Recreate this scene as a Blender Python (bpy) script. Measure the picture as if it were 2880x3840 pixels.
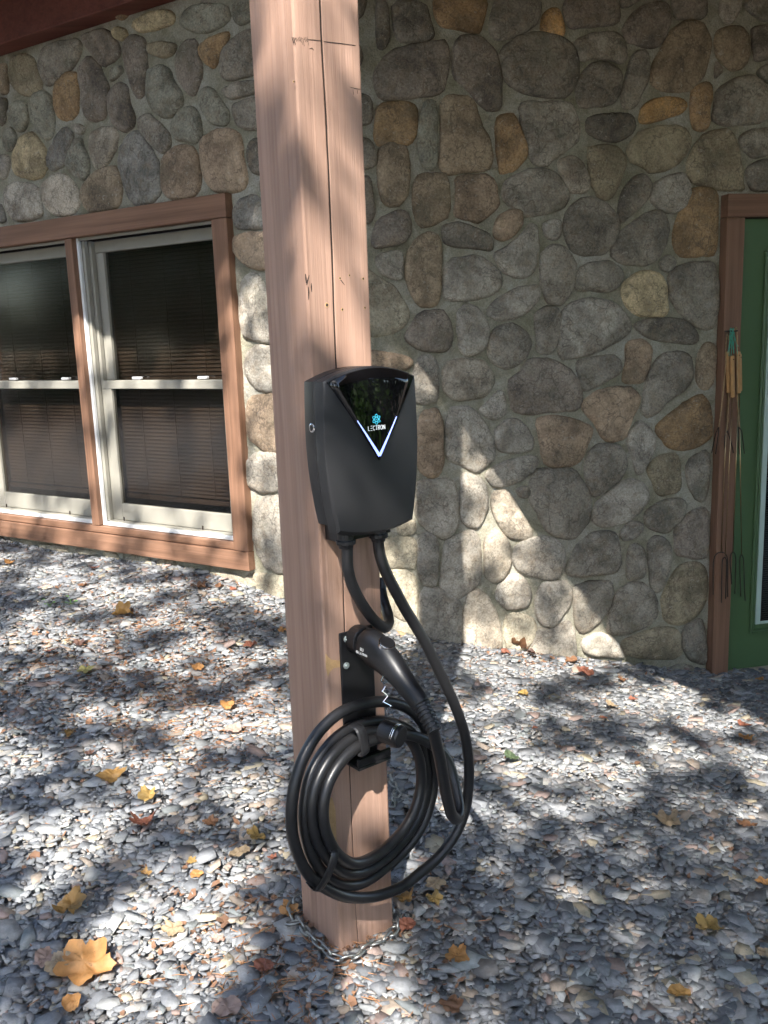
import bpy, bmesh, math, random
import numpy as np
from mathutils import Vector, Matrix, noise as mn

random.seed(7); rng = np.random.default_rng(11)
sc = bpy.context.scene
for o in list(bpy.data.objects): bpy.data.objects.remove(o)
COL = sc.collection
PI = math.pi

# ------------------------------------------------------------------ camera
FPX = 1970.0 / (1659 / 2880)                       # focal length in photo pixels
_V = np.array([370., 10134., 1970.]); _D = _V / np.linalg.norm(_V)
_F = np.array([0, 0, 1.]) - _D[2] * _D; _F /= np.linalg.norm(_F)
_R = np.cross(_D, _F)
CM = np.array([_R, _F, -_D]); CAM = np.array([0, 0, 1.24])
cam = bpy.data.cameras.new("camera"); camo = bpy.data.objects.new("camera", cam); COL.objects.link(camo)
ax, ay, az_ = CM @ [1, 0, 0], CM @ [0, -1, 0], CM @ [0, 0, -1]
camo.matrix_world = Matrix(((ax[0], ay[0], az_[0], CAM[0]), (ax[1], ay[1], az_[1], CAM[1]), (ax[2], ay[2], az_[2], CAM[2]), (0, 0, 0, 1)))
cam.sensor_fit = 'VERTICAL'; cam.sensor_height = 36; cam.lens = 36 * FPX / 3840
cam.clip_start = 0.02; cam.clip_end = 500
sc.camera = camo

# ------------------------------------------------------------------ sky, sun, exposure
SUN_AZ, SUN_EL = 9.8, 48.0                         # the light travels towards SUN_AZ
w = bpy.data.worlds.new("World"); sc.world = w; w.use_nodes = True
nt = w.node_tree; bg = nt.nodes['Background']
sky = nt.nodes.new('ShaderNodeTexSky'); sky.sky_type = 'NISHITA'; sky.sun_disc = False
sky.sun_elevation = math.radians(SUN_EL); sky.sun_rotation = math.radians(180 + SUN_AZ)
nt.links.new(sky.outputs[0], bg.inputs[0]); bg.inputs[1].default_value = 0.15
sl = bpy.data.lights.new("sun", 'SUN'); sl.energy = 3.6; sl.angle = math.radians(0.55); sl.color = (1, .955, .895)
so = bpy.data.objects.new("sun", sl); COL.objects.link(so)
_ce, _se = math.cos(math.radians(SUN_EL)), math.sin(math.radians(SUN_EL))
SDIR = np.array([math.sin(math.radians(SUN_AZ)) * _ce, math.cos(math.radians(SUN_AZ)) * _ce, -_se])
so.rotation_euler = Vector(SDIR).to_track_quat('-Z', 'Y').to_euler(); so.location = (-2, -8, 9)
vs = sc.view_settings; vs.view_transform = 'Standard'; vs.look = 'None'; vs.exposure = 2.1; vs.gamma = 1; vs.use_curve_mapping = False
sc.cycles.max_bounces = 5; sc.cycles.diffuse_bounces = 3; sc.cycles.glossy_bounces = 3; sc.cycles.transparent_max_bounces = 8; sc.cycles.caustics_reflective = False; sc.cycles.caustics_refractive = False
sc.cycles.use_denoising = True; sc.cycles.use_adaptive_sampling = True; sc.cycles.adaptive_threshold = .04

# ------------------------------------------------------------------ helpers
def ray(sx, sy): return CM @ (np.array([sx - 1440, sy - 1920, FPX]) / FPX)
def proj(p):
    q = (np.asarray(p, float) - CAM) @ CM
    return q[..., 0] / q[..., 2] * FPX + 1440, q[..., 1] / q[..., 2] * FPX + 1920, q[..., 2]
def onplane(sx, sy, p0, n):
    r = ray(sx, sy); t = ((np.asarray(p0) - CAM) @ n) / (r @ n); return CAM + t * r
def azv(a): a = math.radians(a); return np.array([math.sin(a), math.cos(a), 0])
dR, dL = azv(78.2), azv(-56.8)
nR, nL = np.array([dR[1], -dR[0], 0]), np.array([-dL[1], dL[0], 0])
CORNER = np.array([-.2366, 3.640, 0]); ZUP = np.array([0, 0, 1.])
class Frame:
    def __init__(s, o, u, n): s.o, s.u, s.n = np.array(o, float), np.array(u, float), np.array(n, float)
    def pt(s, u, v, w=0): return s.o + s.u * u + ZUP * v + s.n * w
    def px(s, sx, sy, w=0):
        p = onplane(sx, sy, s.o + s.n * w, s.n); q = p - s.o; return float(q @ s.u), float(p[2])
    def ppx(s, sx, sy, w=0): return onplane(sx, sy, s.o + s.n * w, s.n)
LW, RW = Frame(CORNER, -dL, nL), Frame(CORNER, dR, nR)
_a = math.radians(38)
PF = Frame((-.122, 1.66, 0), (math.cos(_a), math.sin(_a), 0), (math.sin(_a), -math.cos(_a), 0))   # front face of the post
S = .14
DP = lambda x, y: (x * 2880 / 1659, y * 2880 / 1659)
Z5 = lambda x, y: (1050 + x / 1.843, 1300 + y / 1.843)
C6 = lambda x, y: (1000 + x / 1.58, 2300 + y / 1.58)
C7 = lambda x, y: (2550 + x / 1.476, 1100 + y / 1.476)

class MB:
    def __init__(s): s.v, s.f = [], []
    def add(s, vs, fs):
        k = len(s.v); s.v += [tuple(map(float, p)) for p in vs]; s.f += [tuple(i + k for i in f) for f in fs]
    def box(s, F, u0, u1, v0, v1, w0, w1):
        P = [F.pt(u, v, w) for w in (w0, w1) for v in (v0, v1) for u in (u0, u1)]
        s.add(P, [(0, 2, 3, 1), (4, 5, 7, 6), (0, 1, 5, 4), (2, 6, 7, 3), (0, 4, 6, 2), (1, 3, 7, 5)])
    def prism(s, bot, top):
        n = len(bot)
        s.add(list(bot) + list(top), [tuple(range(n - 1, -1, -1)), tuple(range(n, 2 * n))] + [(i, (i + 1) % n, n + (i + 1) % n, n + i) for i in range(n)])
    def tube(s, path, rad, seg=10, cap=True):
        path = [np.array(p, float) for p in path]; n = len(path)
        if np.isscalar(rad): rad = [rad] * n
        T = [path[min(i + 1, n - 1)] - path[max(i - 1, 0)] for i in range(n)]
        T = [t / (np.linalg.norm(t) + 1e-12) for t in T]
        a = np.array([0, 0, 1.]) if abs(T[0][2]) < .9 else np.array([1., 0, 0])
        x = np.cross(T[0], a); x /= np.linalg.norm(x)
        vs = []
        for i in range(n):
            x = x - (x @ T[i]) * T[i]; x /= np.linalg.norm(x); y = np.cross(T[i], x)
            r = rad[i]; rx, ry = (r if isinstance(r, tuple) else (r, r))
            for k in range(seg):
                c = 2 * PI * k / seg; vs.append(path[i] + x * math.cos(c) * rx + y * math.sin(c) * ry)
        fs = [(i * seg + k, i * seg + (k + 1) % seg, (i + 1) * seg + (k + 1) % seg, (i + 1) * seg + k) for i in range(n - 1) for k in range(seg)]
        if cap: fs += [tuple(range(seg - 1, -1, -1)), tuple((n - 1) * seg + k for k in range(seg))]
        s.add(vs, fs)
    def build(s, name, mat, parent=None, smooth=False, bevel=0, at=None, color=None, segs=2):
        me = bpy.data.meshes.new(name)
        v = np.array(s.v)
        if at is not None: v = v - np.array(at)
        me.from_pydata(v.tolist(), [], s.f); me.update()
        bm = bmesh.new(); bm.from_mesh(me); bmesh.ops.recalc_face_normals(bm, faces=bm.faces); bm.to_mesh(me); bm.free()
        return link(name, me, mat, parent, smooth, bevel, at, color, segs)
def link(name, me, mat, parent=None, smooth=False, bevel=0, at=None, color=None, segs=2):
    o = bpy.data.objects.new(name, me); COL.objects.link(o)
    if mat is not None and not me.materials: me.materials.append(mat)
    if smooth: me.polygons.foreach_set('use_smooth', [True] * len(me.polygons))
    if at is not None: o.location = tuple(at)
    if parent is not None:
        o.parent = parent; o.matrix_parent_inverse = Matrix.Identity(4)
        g = Vector(at) if at is not None else Vector((0, 0, 0))
        o.location = g - wloc(parent)
    if bevel:
        m = o.modifiers.new('bevel', 'BEVEL'); m.width = bevel; m.segments = segs; m.limit_method = 'ANGLE'
    if color: o.color = (*color, 1)
    return o
def wloc(o):
    v = Vector((0, 0, 0))
    while o is not None: v += o.location; o = o.parent
    return v
def tag(o, label, cat, group=None, kind=None):
    if label: o['label'] = label
    if cat: o['category'] = cat
    if group: o['group'] = group
    if kind: o['kind'] = kind
    return o
def thing(name, label, cat, loc=(0, 0, 0), group=None):
    o = bpy.data.objects.new(name, None); COL.objects.link(o); o.location = tuple(map(float, loc)); o.empty_display_size = .1
    return tag(o, label, cat, group)
def catmull(P, n=6):
    P = [np.array(p, float) for p in P]; Q = [2 * P[0] - P[1]] + P + [2 * P[-1] - P[-2]]; out = []
    for i in range(1, len(Q) - 2):
        for k in range(n):
            t = k / n; a, b, c, d = Q[i - 1:i + 3]
            out.append(.5 * ((2 * b) + (c - a) * t + (2 * a - 5 * b + 4 * c - d) * t * t + (3 * b - 3 * c + d - a) * t ** 3))
    out.append(P[-1]); return out

# ------------------------------------------------------------------ materials
class N:
    def __init__(s, name):
        s.m = bpy.data.materials.new(name); s.m.use_nodes = True; s.t = s.m.node_tree; s.b = s.t.nodes['Principled BSDF']
        s.out = s.t.nodes['Material Output']
    def n(s, typ, **kw):
        x = s.t.nodes.new('ShaderNode' + typ)
        for k, v in kw.items(): setattr(x, k, v)
        return x
    def L(s, a, b): s.t.links.new(a, b)
    def coord(s, scale=(1, 1, 1), rnd=False, kind='Object', rot=(0, 0, 0)):
        tc = s.n('TexCoord'); mp = s.n('Mapping'); mp.inputs['Scale'].default_value = scale; mp.inputs['Rotation'].default_value = rot; s.L(tc.outputs[kind], mp.inputs[0])
        if rnd:
            oi = s.n('ObjectInfo'); mm = s.n('Math', operation='MULTIPLY'); mm.inputs[1].default_value = 37; s.L(oi.outputs['Random'], mm.inputs[0]); s.L(mm.outputs[0], mp.inputs['Location'])
        return mp.outputs[0]
    def noise(s, co, scale, detail=4, rough=.6, dist=0):
        x = s.n('TexNoise'); s.L(co, x.inputs['Vector']); x.inputs['Scale'].default_value = scale; x.inputs['Detail'].default_value = detail
        x.inputs['Roughness'].default_value = rough; x.inputs['Distortion'].default_value = dist; return x.outputs['Fac']
    def ramp(s, fac, stops, interp='LINEAR'):
        r = s.n('ValToRGB'); s.L(fac, r.inputs[0]); e = r.color_ramp.elements; r.color_ramp.interpolation = interp
        while len(e) < len(stops): e.new(.5)
        for q, (p, c) in zip(e, stops): q.position = p; q.color = (*c, 1) if not np.isscalar(c) else (c, c, c, 1)
        return r.outputs[0]
    def mix(s, fac, a, b, mode='MIX'):
        x = s.n('Mix', data_type='RGBA', blend_type=mode)
        for sock, val in ((x.inputs[0], fac), (x.inputs[6], a), (x.inputs[7], b)):
            if hasattr(val, 'is_linked') or isinstance(val, bpy.types.NodeSocket): s.L(val, sock)
            elif np.isscalar(val): sock.default_value = val if sock == x.inputs[0] else (val, val, val, 1)
            else: sock.default_value = (*val, 1)
        return x.outputs[2]
    def bump(s, h, strength=.3, dist=.01, prev=None):
        x = s.n('Bump'); x.inputs['Strength'].default_value = strength; x.inputs['Distance'].default_value = dist; s.L(h, x.inputs['Height'])
        if prev is not None: s.L(prev, x.inputs['Normal'])
        return x.outputs[0]
    def done(s, col=None, rough=.7, nor=None, metal=0, spec=None):
        if col is not None:
            if isinstance(col, bpy.types.NodeSocket): s.L(col, s.b.inputs['Base Color'])
            else: s.b.inputs['Base Color'].default_value = (*col, 1)
        if isinstance(rough, bpy.types.NodeSocket): s.L(rough, s.b.inputs['Roughness'])
        else: s.b.inputs['Roughness'].default_value = rough
        s.b.inputs['Metallic'].default_value = metal
        if spec is not None: s.b.inputs['Specular IOR Level'].default_value = spec
        if nor is not None: s.L(nor, s.b.inputs['Normal'])
        return s.m

def m_stone():
    k = N('river stone'); oi = k.n('ObjectInfo'); co = k.coord(rnd=True)
    big = k.noise(co, 8, 3, .62, .4); mid = k.noise(co, 26, 4, .72); fine = k.noise(co, 120, 2, .7)
    c = k.mix(1, oi.outputs['Color'], k.ramp(big, [(.36, .6), (.5, 1), (.64, 1.35)]), 'MULTIPLY')
    c = k.mix(k.ramp(mid, [(.47, 0.), (.66, .5)]), c, (.25, .19, .13))
    c = k.mix(1, c, k.ramp(fine, [(.36, .76), (.52, 1.03), (.68, 1.2)]), 'MULTIPLY')
    sp = k.noise(k.coord((1, 1, 1.4), rnd=True), 40, 5, .8, .8)
    c = k.mix(k.ramp(sp, [(.58, 0.), (.66, .5)]), c, (.5, .47, .4))
    vr = k.n('TexVoronoi', feature='DISTANCE_TO_EDGE'); k.L(k.mix(.12, k.coord(rnd=True), k.n('TexNoise').outputs['Color']), vr.inputs['Vector']); vr.inputs['Scale'].default_value = 7
    c = k.mix(k.ramp(vr.outputs['Distance'], [(0., .55), (.03, 0.)]), c, (.07, .06, .05))
    c = k.mix(k.ramp(k.noise(co, 3.5, 4, .7, 1.), [(.54, 0.), (.72, .3)]), c, (.18, .18, .12))
    n1 = k.bump(mid, .55, .012); n2 = k.bump(fine, .45, .003, n1)
    return k.done(c, .88, n2, spec=.3)
def m_mortar():
    k = N('sandy mortar'); co = k.coord(); a = k.noise(co, 6, 5, .7, .5); f = k.noise(co, 160, 3, .7); g = k.noise(co, 30, 5, .65)
    c = k.ramp(a, [(.34, (.25, .235, .165)), (.5, (.36, .34, .265)), (.66, (.44, .42, .36))])
    c = k.mix(1, c, k.ramp(f, [(.3, .7), (.7, 1.15)]), 'MULTIPLY')
    n1 = k.bump(g, .8, .014); n2 = k.bump(f, .5, .003, n1)
    return k.done(c, .95, n2, spec=.2)
def m_wood(name, c0, c1, c2, axis, rough=.62, ridge=.25, streak=(.03, .012)):
    k = N(name)
    sc1 = [42.] * 3; sc1[axis] = 1.2; sc2 = [150.] * 3; sc2[axis] = 2.5; sc3 = [5.] * 3; sc3[axis] = .8
    a = k.noise(k.coord(sc1), 1, 5, .6, .3); b = k.noise(k.coord(sc2), 1, 3, .6); c = k.noise(k.coord(sc3), 1, 4, .6)
    col = k.ramp(a, [(.28, c0), (.5, c1), (.75, c2)])
    col = k.mix(1, col, k.ramp(c, [(.3, .82), (.7, 1.14)]), 'MULTIPLY')
    col = k.mix(1, col, k.ramp(b, [(.3, .86), (.7, 1.08)]), 'MULTIPLY')
    n1 = k.bump(b, ridge, .004); n2 = k.bump(a, .2, .006, n1)
    return k.done(col, rough, n2, spec=.3)
def m_plain(name, col, rough=.6, metal=0, var=.12, scale=30, bump=.1, spec=None):
    k = N(name); co = k.coord(); a = k.noise(co, scale, 4, .65)
    c = k.mix(1, col, k.ramp(a, [(.25, 1 - var), (.75, 1 + var)]), 'MULTIPLY')
    return k.done(c, rough, k.bump(k.noise(co, scale * 6, 3), bump, .002) if bump else None, metal, spec)
def m_chip():
    k = N('slate gravel'); at = k.n('Attribute', attribute_name='Col'); co = k.coord()
    a = k.noise(co, 60, 5, .7); b = k.noise(co, 300, 3, .7)
    c = k.mix(1, at.outputs['Color'], k.ramp(a, [(.25, .7), (.75, 1.25)]), 'MULTIPLY')
    return k.done(c, .72, k.bump(b, .5, .003, k.bump(a, .4, .006)), spec=.4)
def m_dirt():
    k = N('gravel bed'); co = k.coord(); v = k.n('TexVoronoi'); k.L(co, v.inputs['Vector']); v.inputs['Scale'].default_value = 55
    hs = k.n('HueSaturation'); k.L(v.outputs['Color'], hs.inputs['Color']); hs.inputs['Saturation'].default_value = 0.0
    c = k.mix(1, k.ramp(hs.outputs[0], [(0, (.1, .095, .09)), (.6, (.19, .19, .2)), (1, (.26, .24, .22))]), k.ramp(k.noise(co, 2, 4), [(.3, .8), (.7, 1.1)]), 'MULTIPLY')
    vl = k.n('VectorMath', operation='LENGTH'); k.L(co, vl.inputs[0]); far = k.ramp(k.noise(co, 1.2, 4), [(.35, (.07, .05, .03)), (.6, (.13, .085, .05))]); mr = k.n('MapRange'); mr.inputs['From Min'].default_value = 5.5; mr.inputs['From Max'].default_value = 8; k.L(vl.outputs['Value'], mr.inputs[0]); c = k.mix(mr.outputs[0], c, far)
    return k.done(c, .9, k.bump(v.outputs['Distance'], .8, .02))
def m_glass(name, tint=(.62, .62, .6)):
    k = N(name); k.t.nodes.remove(k.b); tr = k.n('BsdfTransparent'); tr.inputs[0].default_value = (*tint, 1); gl = k.n('BsdfGlossy'); gl.inputs['Roughness'].default_value = .13
    lw = k.n('LayerWeight'); pw = k.n('Math', operation='POWER'); k.L(lw.outputs['Facing'], pw.inputs[0]); lw.inputs[0].default_value = .5; pw.inputs[1].default_value = 3.2; fr = k.n('MapRange'); fr.inputs['To Min'].default_value = .06; k.L(pw.outputs[0], fr.inputs[0]); mx = k.n('MixShader'); k.L(fr.outputs[0], mx.inputs[0]); k.L(tr.outputs[0], mx.inputs[1]); k.L(gl.outputs[0], mx.inputs[2]); k.L(mx.outputs[0], k.out.inputs[0]); return k.m
def m_emit(name, col, st):
    k = N(name); k.b.inputs['Base Color'].default_value = (*col, 1); k.b.inputs['Emission Color'].default_value = (*col, 1); k.b.inputs['Emission Strength'].default_value = st; k.b.inputs['Roughness'].default_value = .3; return k.m
def m_leaf(name, use_obj=True, col=(.05, .1, .03), trans=.25):
    k = N(name); co = k.coord(rnd=use_obj); a = k.noise(co, 22, 5, .65); b = k.noise(co, 120, 3)
    base = k.n('ObjectInfo').outputs['Color'] if use_obj else col
    c = k.mix(1, base, k.ramp(a, [(.28, .55), (.5, 1), (.75, 1.25)]), 'MULTIPLY')
    if use_obj: c = k.mix(k.ramp(k.noise(co, 60, 4), [(.62, 0.), (.7, .7)]), c, (.12, .05, .02))
    k.done(c, .6, k.bump(b, .3, .002)); td = k.n('BsdfTranslucent'); k.L(c, td.inputs[0]); mx = k.n('MixShader'); mx.inputs[0].default_value = trans
    k.L(k.b.outputs[0], mx.inputs[1]); k.L(td.outputs[0], mx.inputs[2]); k.L(mx.outputs[0], k.out.inputs[0]); return k.m
M = dict(
    stone=m_stone(), mortar=m_mortar(), chip=m_chip(), dirt=m_dirt(),
    post=m_wood('stained post timber', (.33, .2, .142), (.385, .24, .174), (.42, .272, .202), 2, .7, .3),
    trimh=m_wood('stained trim across', (.18, .097, .06), (.235, .128, .08), (.28, .157, .1), 0, .55, .2),
    trimv=m_wood('stained trim upright', (.18, .097, .06), (.235, .128, .08), (.28, .157, .1), 2, .55, .2),
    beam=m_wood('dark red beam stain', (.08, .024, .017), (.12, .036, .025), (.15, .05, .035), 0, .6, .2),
    rawwood=m_plain('torn raw wood', (.44, .28, .13), .8, 0, .25, 60, .3),
    gouge=m_plain('dark gouged wood and recess shade', (.035, .022, .016), .9),  # real gouges, and the shade inside the post crack painted as colour
    cream=m_plain('cream vinyl', (.29, .275, .232), .45, 0, .06, 8, .03), white=m_plain('white aluminium', (.75, .75, .74), .4, 0, .04, 8, .02),
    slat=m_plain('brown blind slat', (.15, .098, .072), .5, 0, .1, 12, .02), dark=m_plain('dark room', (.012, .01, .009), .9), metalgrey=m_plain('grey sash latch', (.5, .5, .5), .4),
    green=m_plain('green door paint', (.078, .142, .06), .42, 0, .05, 5, .04), pale=m_plain('pale lite frame', (.5, .62, .55), .4, 0, .04, 8, .02),
    dslat=m_plain('grey door blind', (.3, .3, .29), .5), glass=m_glass('window glass'),
    shell=m_plain('black textured plastic', (.013, .013, .014), .5, 0, .12, 300, .25), gloss=m_plain('black smooth plastic', (.008, .008, .009), .38, 0, .05, 20, 0),
    rubber=m_plain('black cable rubber', (.013, .013, .014), .36, 0, .2, 40, .08), plate=m_plain('black powder coat', (.012, .012, .013), .28, 0, .1, 60, .05),
    panel=m_plain('black panel glass', (.003, .003, .0035), .03, 0, 0, 3, 0), led=m_emit('blue light strip', (.26, .34, 1.0), .62), cyan=m_emit('glowing cyan print', (.05, .42, .55), .25), print=m_emit('glowing white print', (.62, .66, .68), .16),  # both prints glow a little through added emission, besides the light strip
    greyprint=m_plain('grey print', (.55, .55, .53), .6), chrome=m_plain('bright chrome', (.75, .75, .75), .12, 1, .03, 10, 0), zinc=m_plain('zinc steel', (.38, .39, .37), .45, 1, .2, 60, .15), bolt=m_plain('zinc bolt', (.55, .6, .57), .38, .8, .1, 60, .05),
    brass=m_plain('plated fork wire', (.36, .25, .14), .3, 1, .2, 40, 0), sooty=m_plain('sooty fork wire', (.03, .022, .016), .6, .3), handle=m_plain('bare wood handle', (.5, .27, .1), .55, 0, .2, 30, .05), twine=m_plain('green twine', (.1, .42, .3), .9),
    fallen=m_leaf('fallen leaf'), litter=m_plain('leaf crumbs', (.17, .09, .05), .8, 0, .5, 9, .1), shrubleaf=m_leaf('shrub foliage', False, (.15, .28, .07), .35), needle=m_plain('dry pine needle', (.3, .14, .055), .7), crown=m_leaf('tree foliage', False, (.05, .1, .025), .3), pine=m_leaf('evergreen foliage', False, (.035, .075, .025), .2),
    bark=m_wood('bark', (.05, .04, .03), (.11, .09, .07), (.17, .14, .11), 2, .95, .8), soffit=m_plain('soffit board', (.2, .13, .09), .7), threshold=m_plain('threshold', (.45, .38, .28), .6), sprout=m_plain('sprout green', (.13, .3, .05), .6))

# ------------------------------------------------------------------ ground
CP = np.array([(.13, 3.716, -.028), (.32, 3.756, -.091), (.888, 3.875, -.22), (1.498, 4.0, -.351), (1.78, 4.06, -.357), (-2.09, 4.85, .223), (-1.185, 4.26, .209), (-.6, 3.88, .179), (-.45, 3.78, .129),
               (-.12, 1.66, 0), (-.1, 1.86, 0), (1., 1.5, -.1), (1.2, 2.6, -.2), (-1, 1.5, .03), (-1.3, 2.8, .12), (0, 2.7, .02), (0, .5, -.02), (0, -2, -.05), (3, 3, -.4), (-4, 4, .3), (-3, 0, .1), (3, 0, -.25)])
_A = np.c_[np.ones(len(CP)), CP[:, :2]]; _pl = np.linalg.lstsq(_A, CP[:, 2], rcond=None)[0]
_sig = .8; _G = np.exp(-((CP[:, None, :2] - CP[None, :, :2]) ** 2).sum(-1) / _sig ** 2)
_wt = np.linalg.solve(_G + .03 * np.eye(len(CP)), CP[:, 2] - _A @ _pl)
def gz(x, y):
    x, y = np.asarray(x, float), np.asarray(y, float)
    xc, yc = np.clip(x, -6, 6), np.clip(y, -5, 7)
    z = _pl[0] + _pl[1] * xc + _pl[2] * yc
    for (cx, cy, _), wt in zip(CP, _wt): z = z + wt * np.exp(-((x - cx) ** 2 + (y - cy) ** 2) / _sig ** 2)
    return z
def gpx(sx, sy):
    r = ray(sx, sy); t = 1.2 / max(-r[2], .05)
    for _ in range(30):
        p = CAM + t * r; t += (p[2] - float(gz(p[0], p[1]))) / max(-r[2], .1) * .8
    return CAM + t * r
def gd(x, y): return gpx(*DP(x, y))

def axis(lo, a, b, hi, step):
    mid = list(np.arange(a, b + 1e-6, step)); k = []; s = step; x = b
    while x < hi: s *= 1.35; x += s; k.append(x)
    j = []; s = step; x = a
    while x > lo: s *= 1.35; x -= s; j.append(x)
    return np.array(j[::-1] + mid + k)
gx, gy = axis(-90, -3.2, 3, 90, .05), axis(-90, .3, 5.2, 90, .05)
X, Y = np.meshgrid(gx, gy); Zg = gz(X, Y) - .006
Zg = Zg + np.array([[.006 * mn.noise((float(x) * 9, float(y) * 9, 0)) for x in gx] for y in gy])
me = bpy.data.meshes.new('ground'); nx, ny = len(gx), len(gy)
me.from_pydata(np.c_[X.ravel(), Y.ravel(), Zg.ravel()].tolist(), [], [(j * nx + i, j * nx + i + 1, (j + 1) * nx + i + 1, (j + 1) * nx + i) for j in range(ny - 1) for i in range(nx - 1)])
ground = link('ground', me, M['dirt'], smooth=True); tag(ground, 'gravel covered ground sloping down to the door', 'ground', kind='structure')

# gravel chips
def in_front(x, y, m=0.0):
    p = np.c_[x, y]; c = CORNER[:2]
    return ((p - c) @ nL[:2] > m) | ((p - c) @ nR[:2] > m)
def gravel():
    n = 220000
    x = rng.uniform(-2.9, 2.7, n); y = rng.uniform(.75, 5.2, n); z = gz(x, y)
    px, py, pz = proj(np.c_[x, y, z])
    inn = (px > -120) & (px < 3000) & (py < 3960) & (pz > 0)
    near = (px > -900) & (px < 3900) & (pz > 0)
    keep = in_front(x, y, -.015) & (inn | (near & (rng.random(n) < .5)))
    q = np.c_[x, y] - (PF.pt(S / 2, 0, -S / 2)[:2]); lu = q @ PF.u[:2]; lw = q @ PF.n[:2]
    keep &= ~((abs(lu) < .072) & (abs(lw) < .072))
    x, y, z = x[keep], y[keep], z[keep]; n = len(x)
    sz = np.clip(rng.lognormal(math.log(.0113), .54, n), .0045, .04)
    asp = rng.uniform(.36, .9, n); th = sz * rng.uniform(.09, .24, n) + .0014
    K = 5
    ang = np.linspace(0, 2 * PI, K, endpoint=False)[None] + rng.uniform(-.38, .38, (n, K))
    rad = sz[:, None] * rng.uniform(.55, 1.25, (n, K))
    bx, by = np.cos(ang) * rad, np.sin(ang) * rad * asp[:, None]
    tp = rng.uniform(.93, 1.0, (n, 1)); jx, jy = rng.uniform(-.12, .12, (2, n, 1)) * sz[:, None]
    loc = np.concatenate([np.stack([bx, by, np.zeros_like(bx)], -1), np.stack([bx * tp + jx, by * tp + jy, np.repeat(th[:, None], K, 1) + rng.uniform(-.15, .15, (n, K)) * th[:, None]], -1)], 1)
    yaw = rng.uniform(0, 2 * PI, n); tx = rng.normal(0, .15, n); ty = rng.normal(0, .15, n)
    cx, sx, cy, sy, cz, sz_ = np.cos(tx), np.sin(tx), np.cos(ty), np.sin(ty), np.cos(yaw), np.sin(yaw)
    Z0 = np.zeros(n); O = np.ones(n)
    Rx = np.stack([O, Z0, Z0, Z0, cx, -sx, Z0, sx, cx], -1).reshape(n, 3, 3); Ry = np.stack([cy, Z0, sy, Z0, O, Z0, -sy, Z0, cy], -1).reshape(n, 3, 3); Rz = np.stack([cz, -sz_, Z0, sz_, cz, Z0, Z0, Z0, O], -1).reshape(n, 3, 3)
    V = np.einsum('nij,nkj->nki', Rx @ Ry, np.einsum('nij,nkj->nki', Rz, loc))
    V += np.stack([x, y, z + rng.uniform(-.004, .011, n) - sz * .06], -1)[:, None]
    nv = 2 * K
    base = np.arange(n)[:, None] * nv
    top = base + np.arange(K, 2 * K)[None]
    side = np.concatenate([np.stack([base[:, 0] + i, base[:, 0] + (i + 1) % K, base[:, 0] + K + (i + 1) % K, base[:, 0] + K + i], -1)[:, None] for i in range(K)], 1)
    me = bpy.data.meshes.new('gravel'); me.vertices.add(n * nv); me.vertices.foreach_set('co', V.ravel())
    loops = np.concatenate([top, side.reshape(n, -1)], 1); nl = K + 4 * K
    me.loops.add(n * nl); me.loops.foreach_set('vertex_index', loops.ravel().astype(np.int32))
    ls = np.concatenate([[0], K + 4 * np.arange(K)])[None] + np.arange(n)[:, None] * nl
    me.polygons.add(n * (K + 1)); me.polygons.foreach_set('loop_start', ls.ravel().astype(np.int32)); me.update(calc_edges=True)
    pal = np.array([(.19, .2, .22), (.25, .26, .28), (.31, .32, .33), (.15, .16, .18), (.23, .22, .22), (.36, .35, .34), (.3, .25, .21), (.29, .22, .2), (.46, .45, .43), (.34, .3, .23), (.21, .23, .24)])
    pr = np.array([.26, .22, .1, .15, .1, .03, .04, .04, .012, .03, .05]); ci = rng.choice(len(pal), n, p=pr / pr.sum())
    colr = pal[ci] * rng.uniform(.75, 1.2, (n, 1)) * np.array([1.02, 1.0, .94]); ca = me.color_attributes.new('Col', 'FLOAT_COLOR', 'POINT')
    ca.data.foreach_set('color', np.repeat(np.c_[colr, np.ones(n)], nv, 0).astype(np.float32).ravel())
    o = link('gravel', me, M['chip']); tag(o, 'grey slate gravel chips covering the ground', 'gravel', kind='stuff')
gravel()

# ------------------------------------------------------------------ the house
house = thing('stone_house', 'house with river stone walls, red-brown window trim and green door', 'house', CORNER)
WIN = (-2.36, -.395, .258, 1.82)      # outer edge of the window casing on the left wall (u0,u1,v0,v1)
DOOR = (1.735, 2.78, -.6, 1.762)
def wall_sheet(F, u0, u1, v0, v1, hole, parent, name):
    st = .035
    us = sorted(set(np.round(np.r_[np.arange(u0, u1, st), u1, hole[0], hole[1]], 4))); vv = sorted(set(np.round(np.r_[np.arange(v0, v1, st), v1, hole[2], hole[3]], 4)))
    mb = MB(); idx = {}
    for j, v in enumerate(vv):
        for i, u in enumerate(us):
            e = .007 * mn.noise((u * 9 + 5, v * 9, 3.)) + .004 * mn.noise((u * 31, v * 31, 8.))
            if abs(u) < 1e-6: e = 0
            idx[i, j] = len(mb.v); mb.v.append(tuple(F.pt(u, v, e)))
    for j in range(len(vv) - 1):
        for i in range(len(us) - 1):
            cu, cv = (us[i] + us[i + 1]) / 2, (vv[j] + vv[j + 1]) / 2
            if hole[0] < cu < hole[1] and hole[2] < cv < hole[3]: continue
            mb.f.append((idx[i, j], idx[i + 1, j], idx[i + 1, j + 1], idx[i, j + 1]))
    return mb.build(name, M['mortar'], parent, smooth=True, at=tuple(CORNER))
wallL = wall_sheet(LW, -4.6, 0, -.9, 3.12, (WIN[0] + .05, WIN[1] - .05, WIN[2] + .05, WIN[3] - .05), house, 'wall')
wallR = wall_sheet(RW, 0, 4.2, -1.1, 3.12, (DOOR[0] + .05, DOOR[1] - .05, -1.1, DOOR[3] - .05), house, 'wall')

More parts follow.
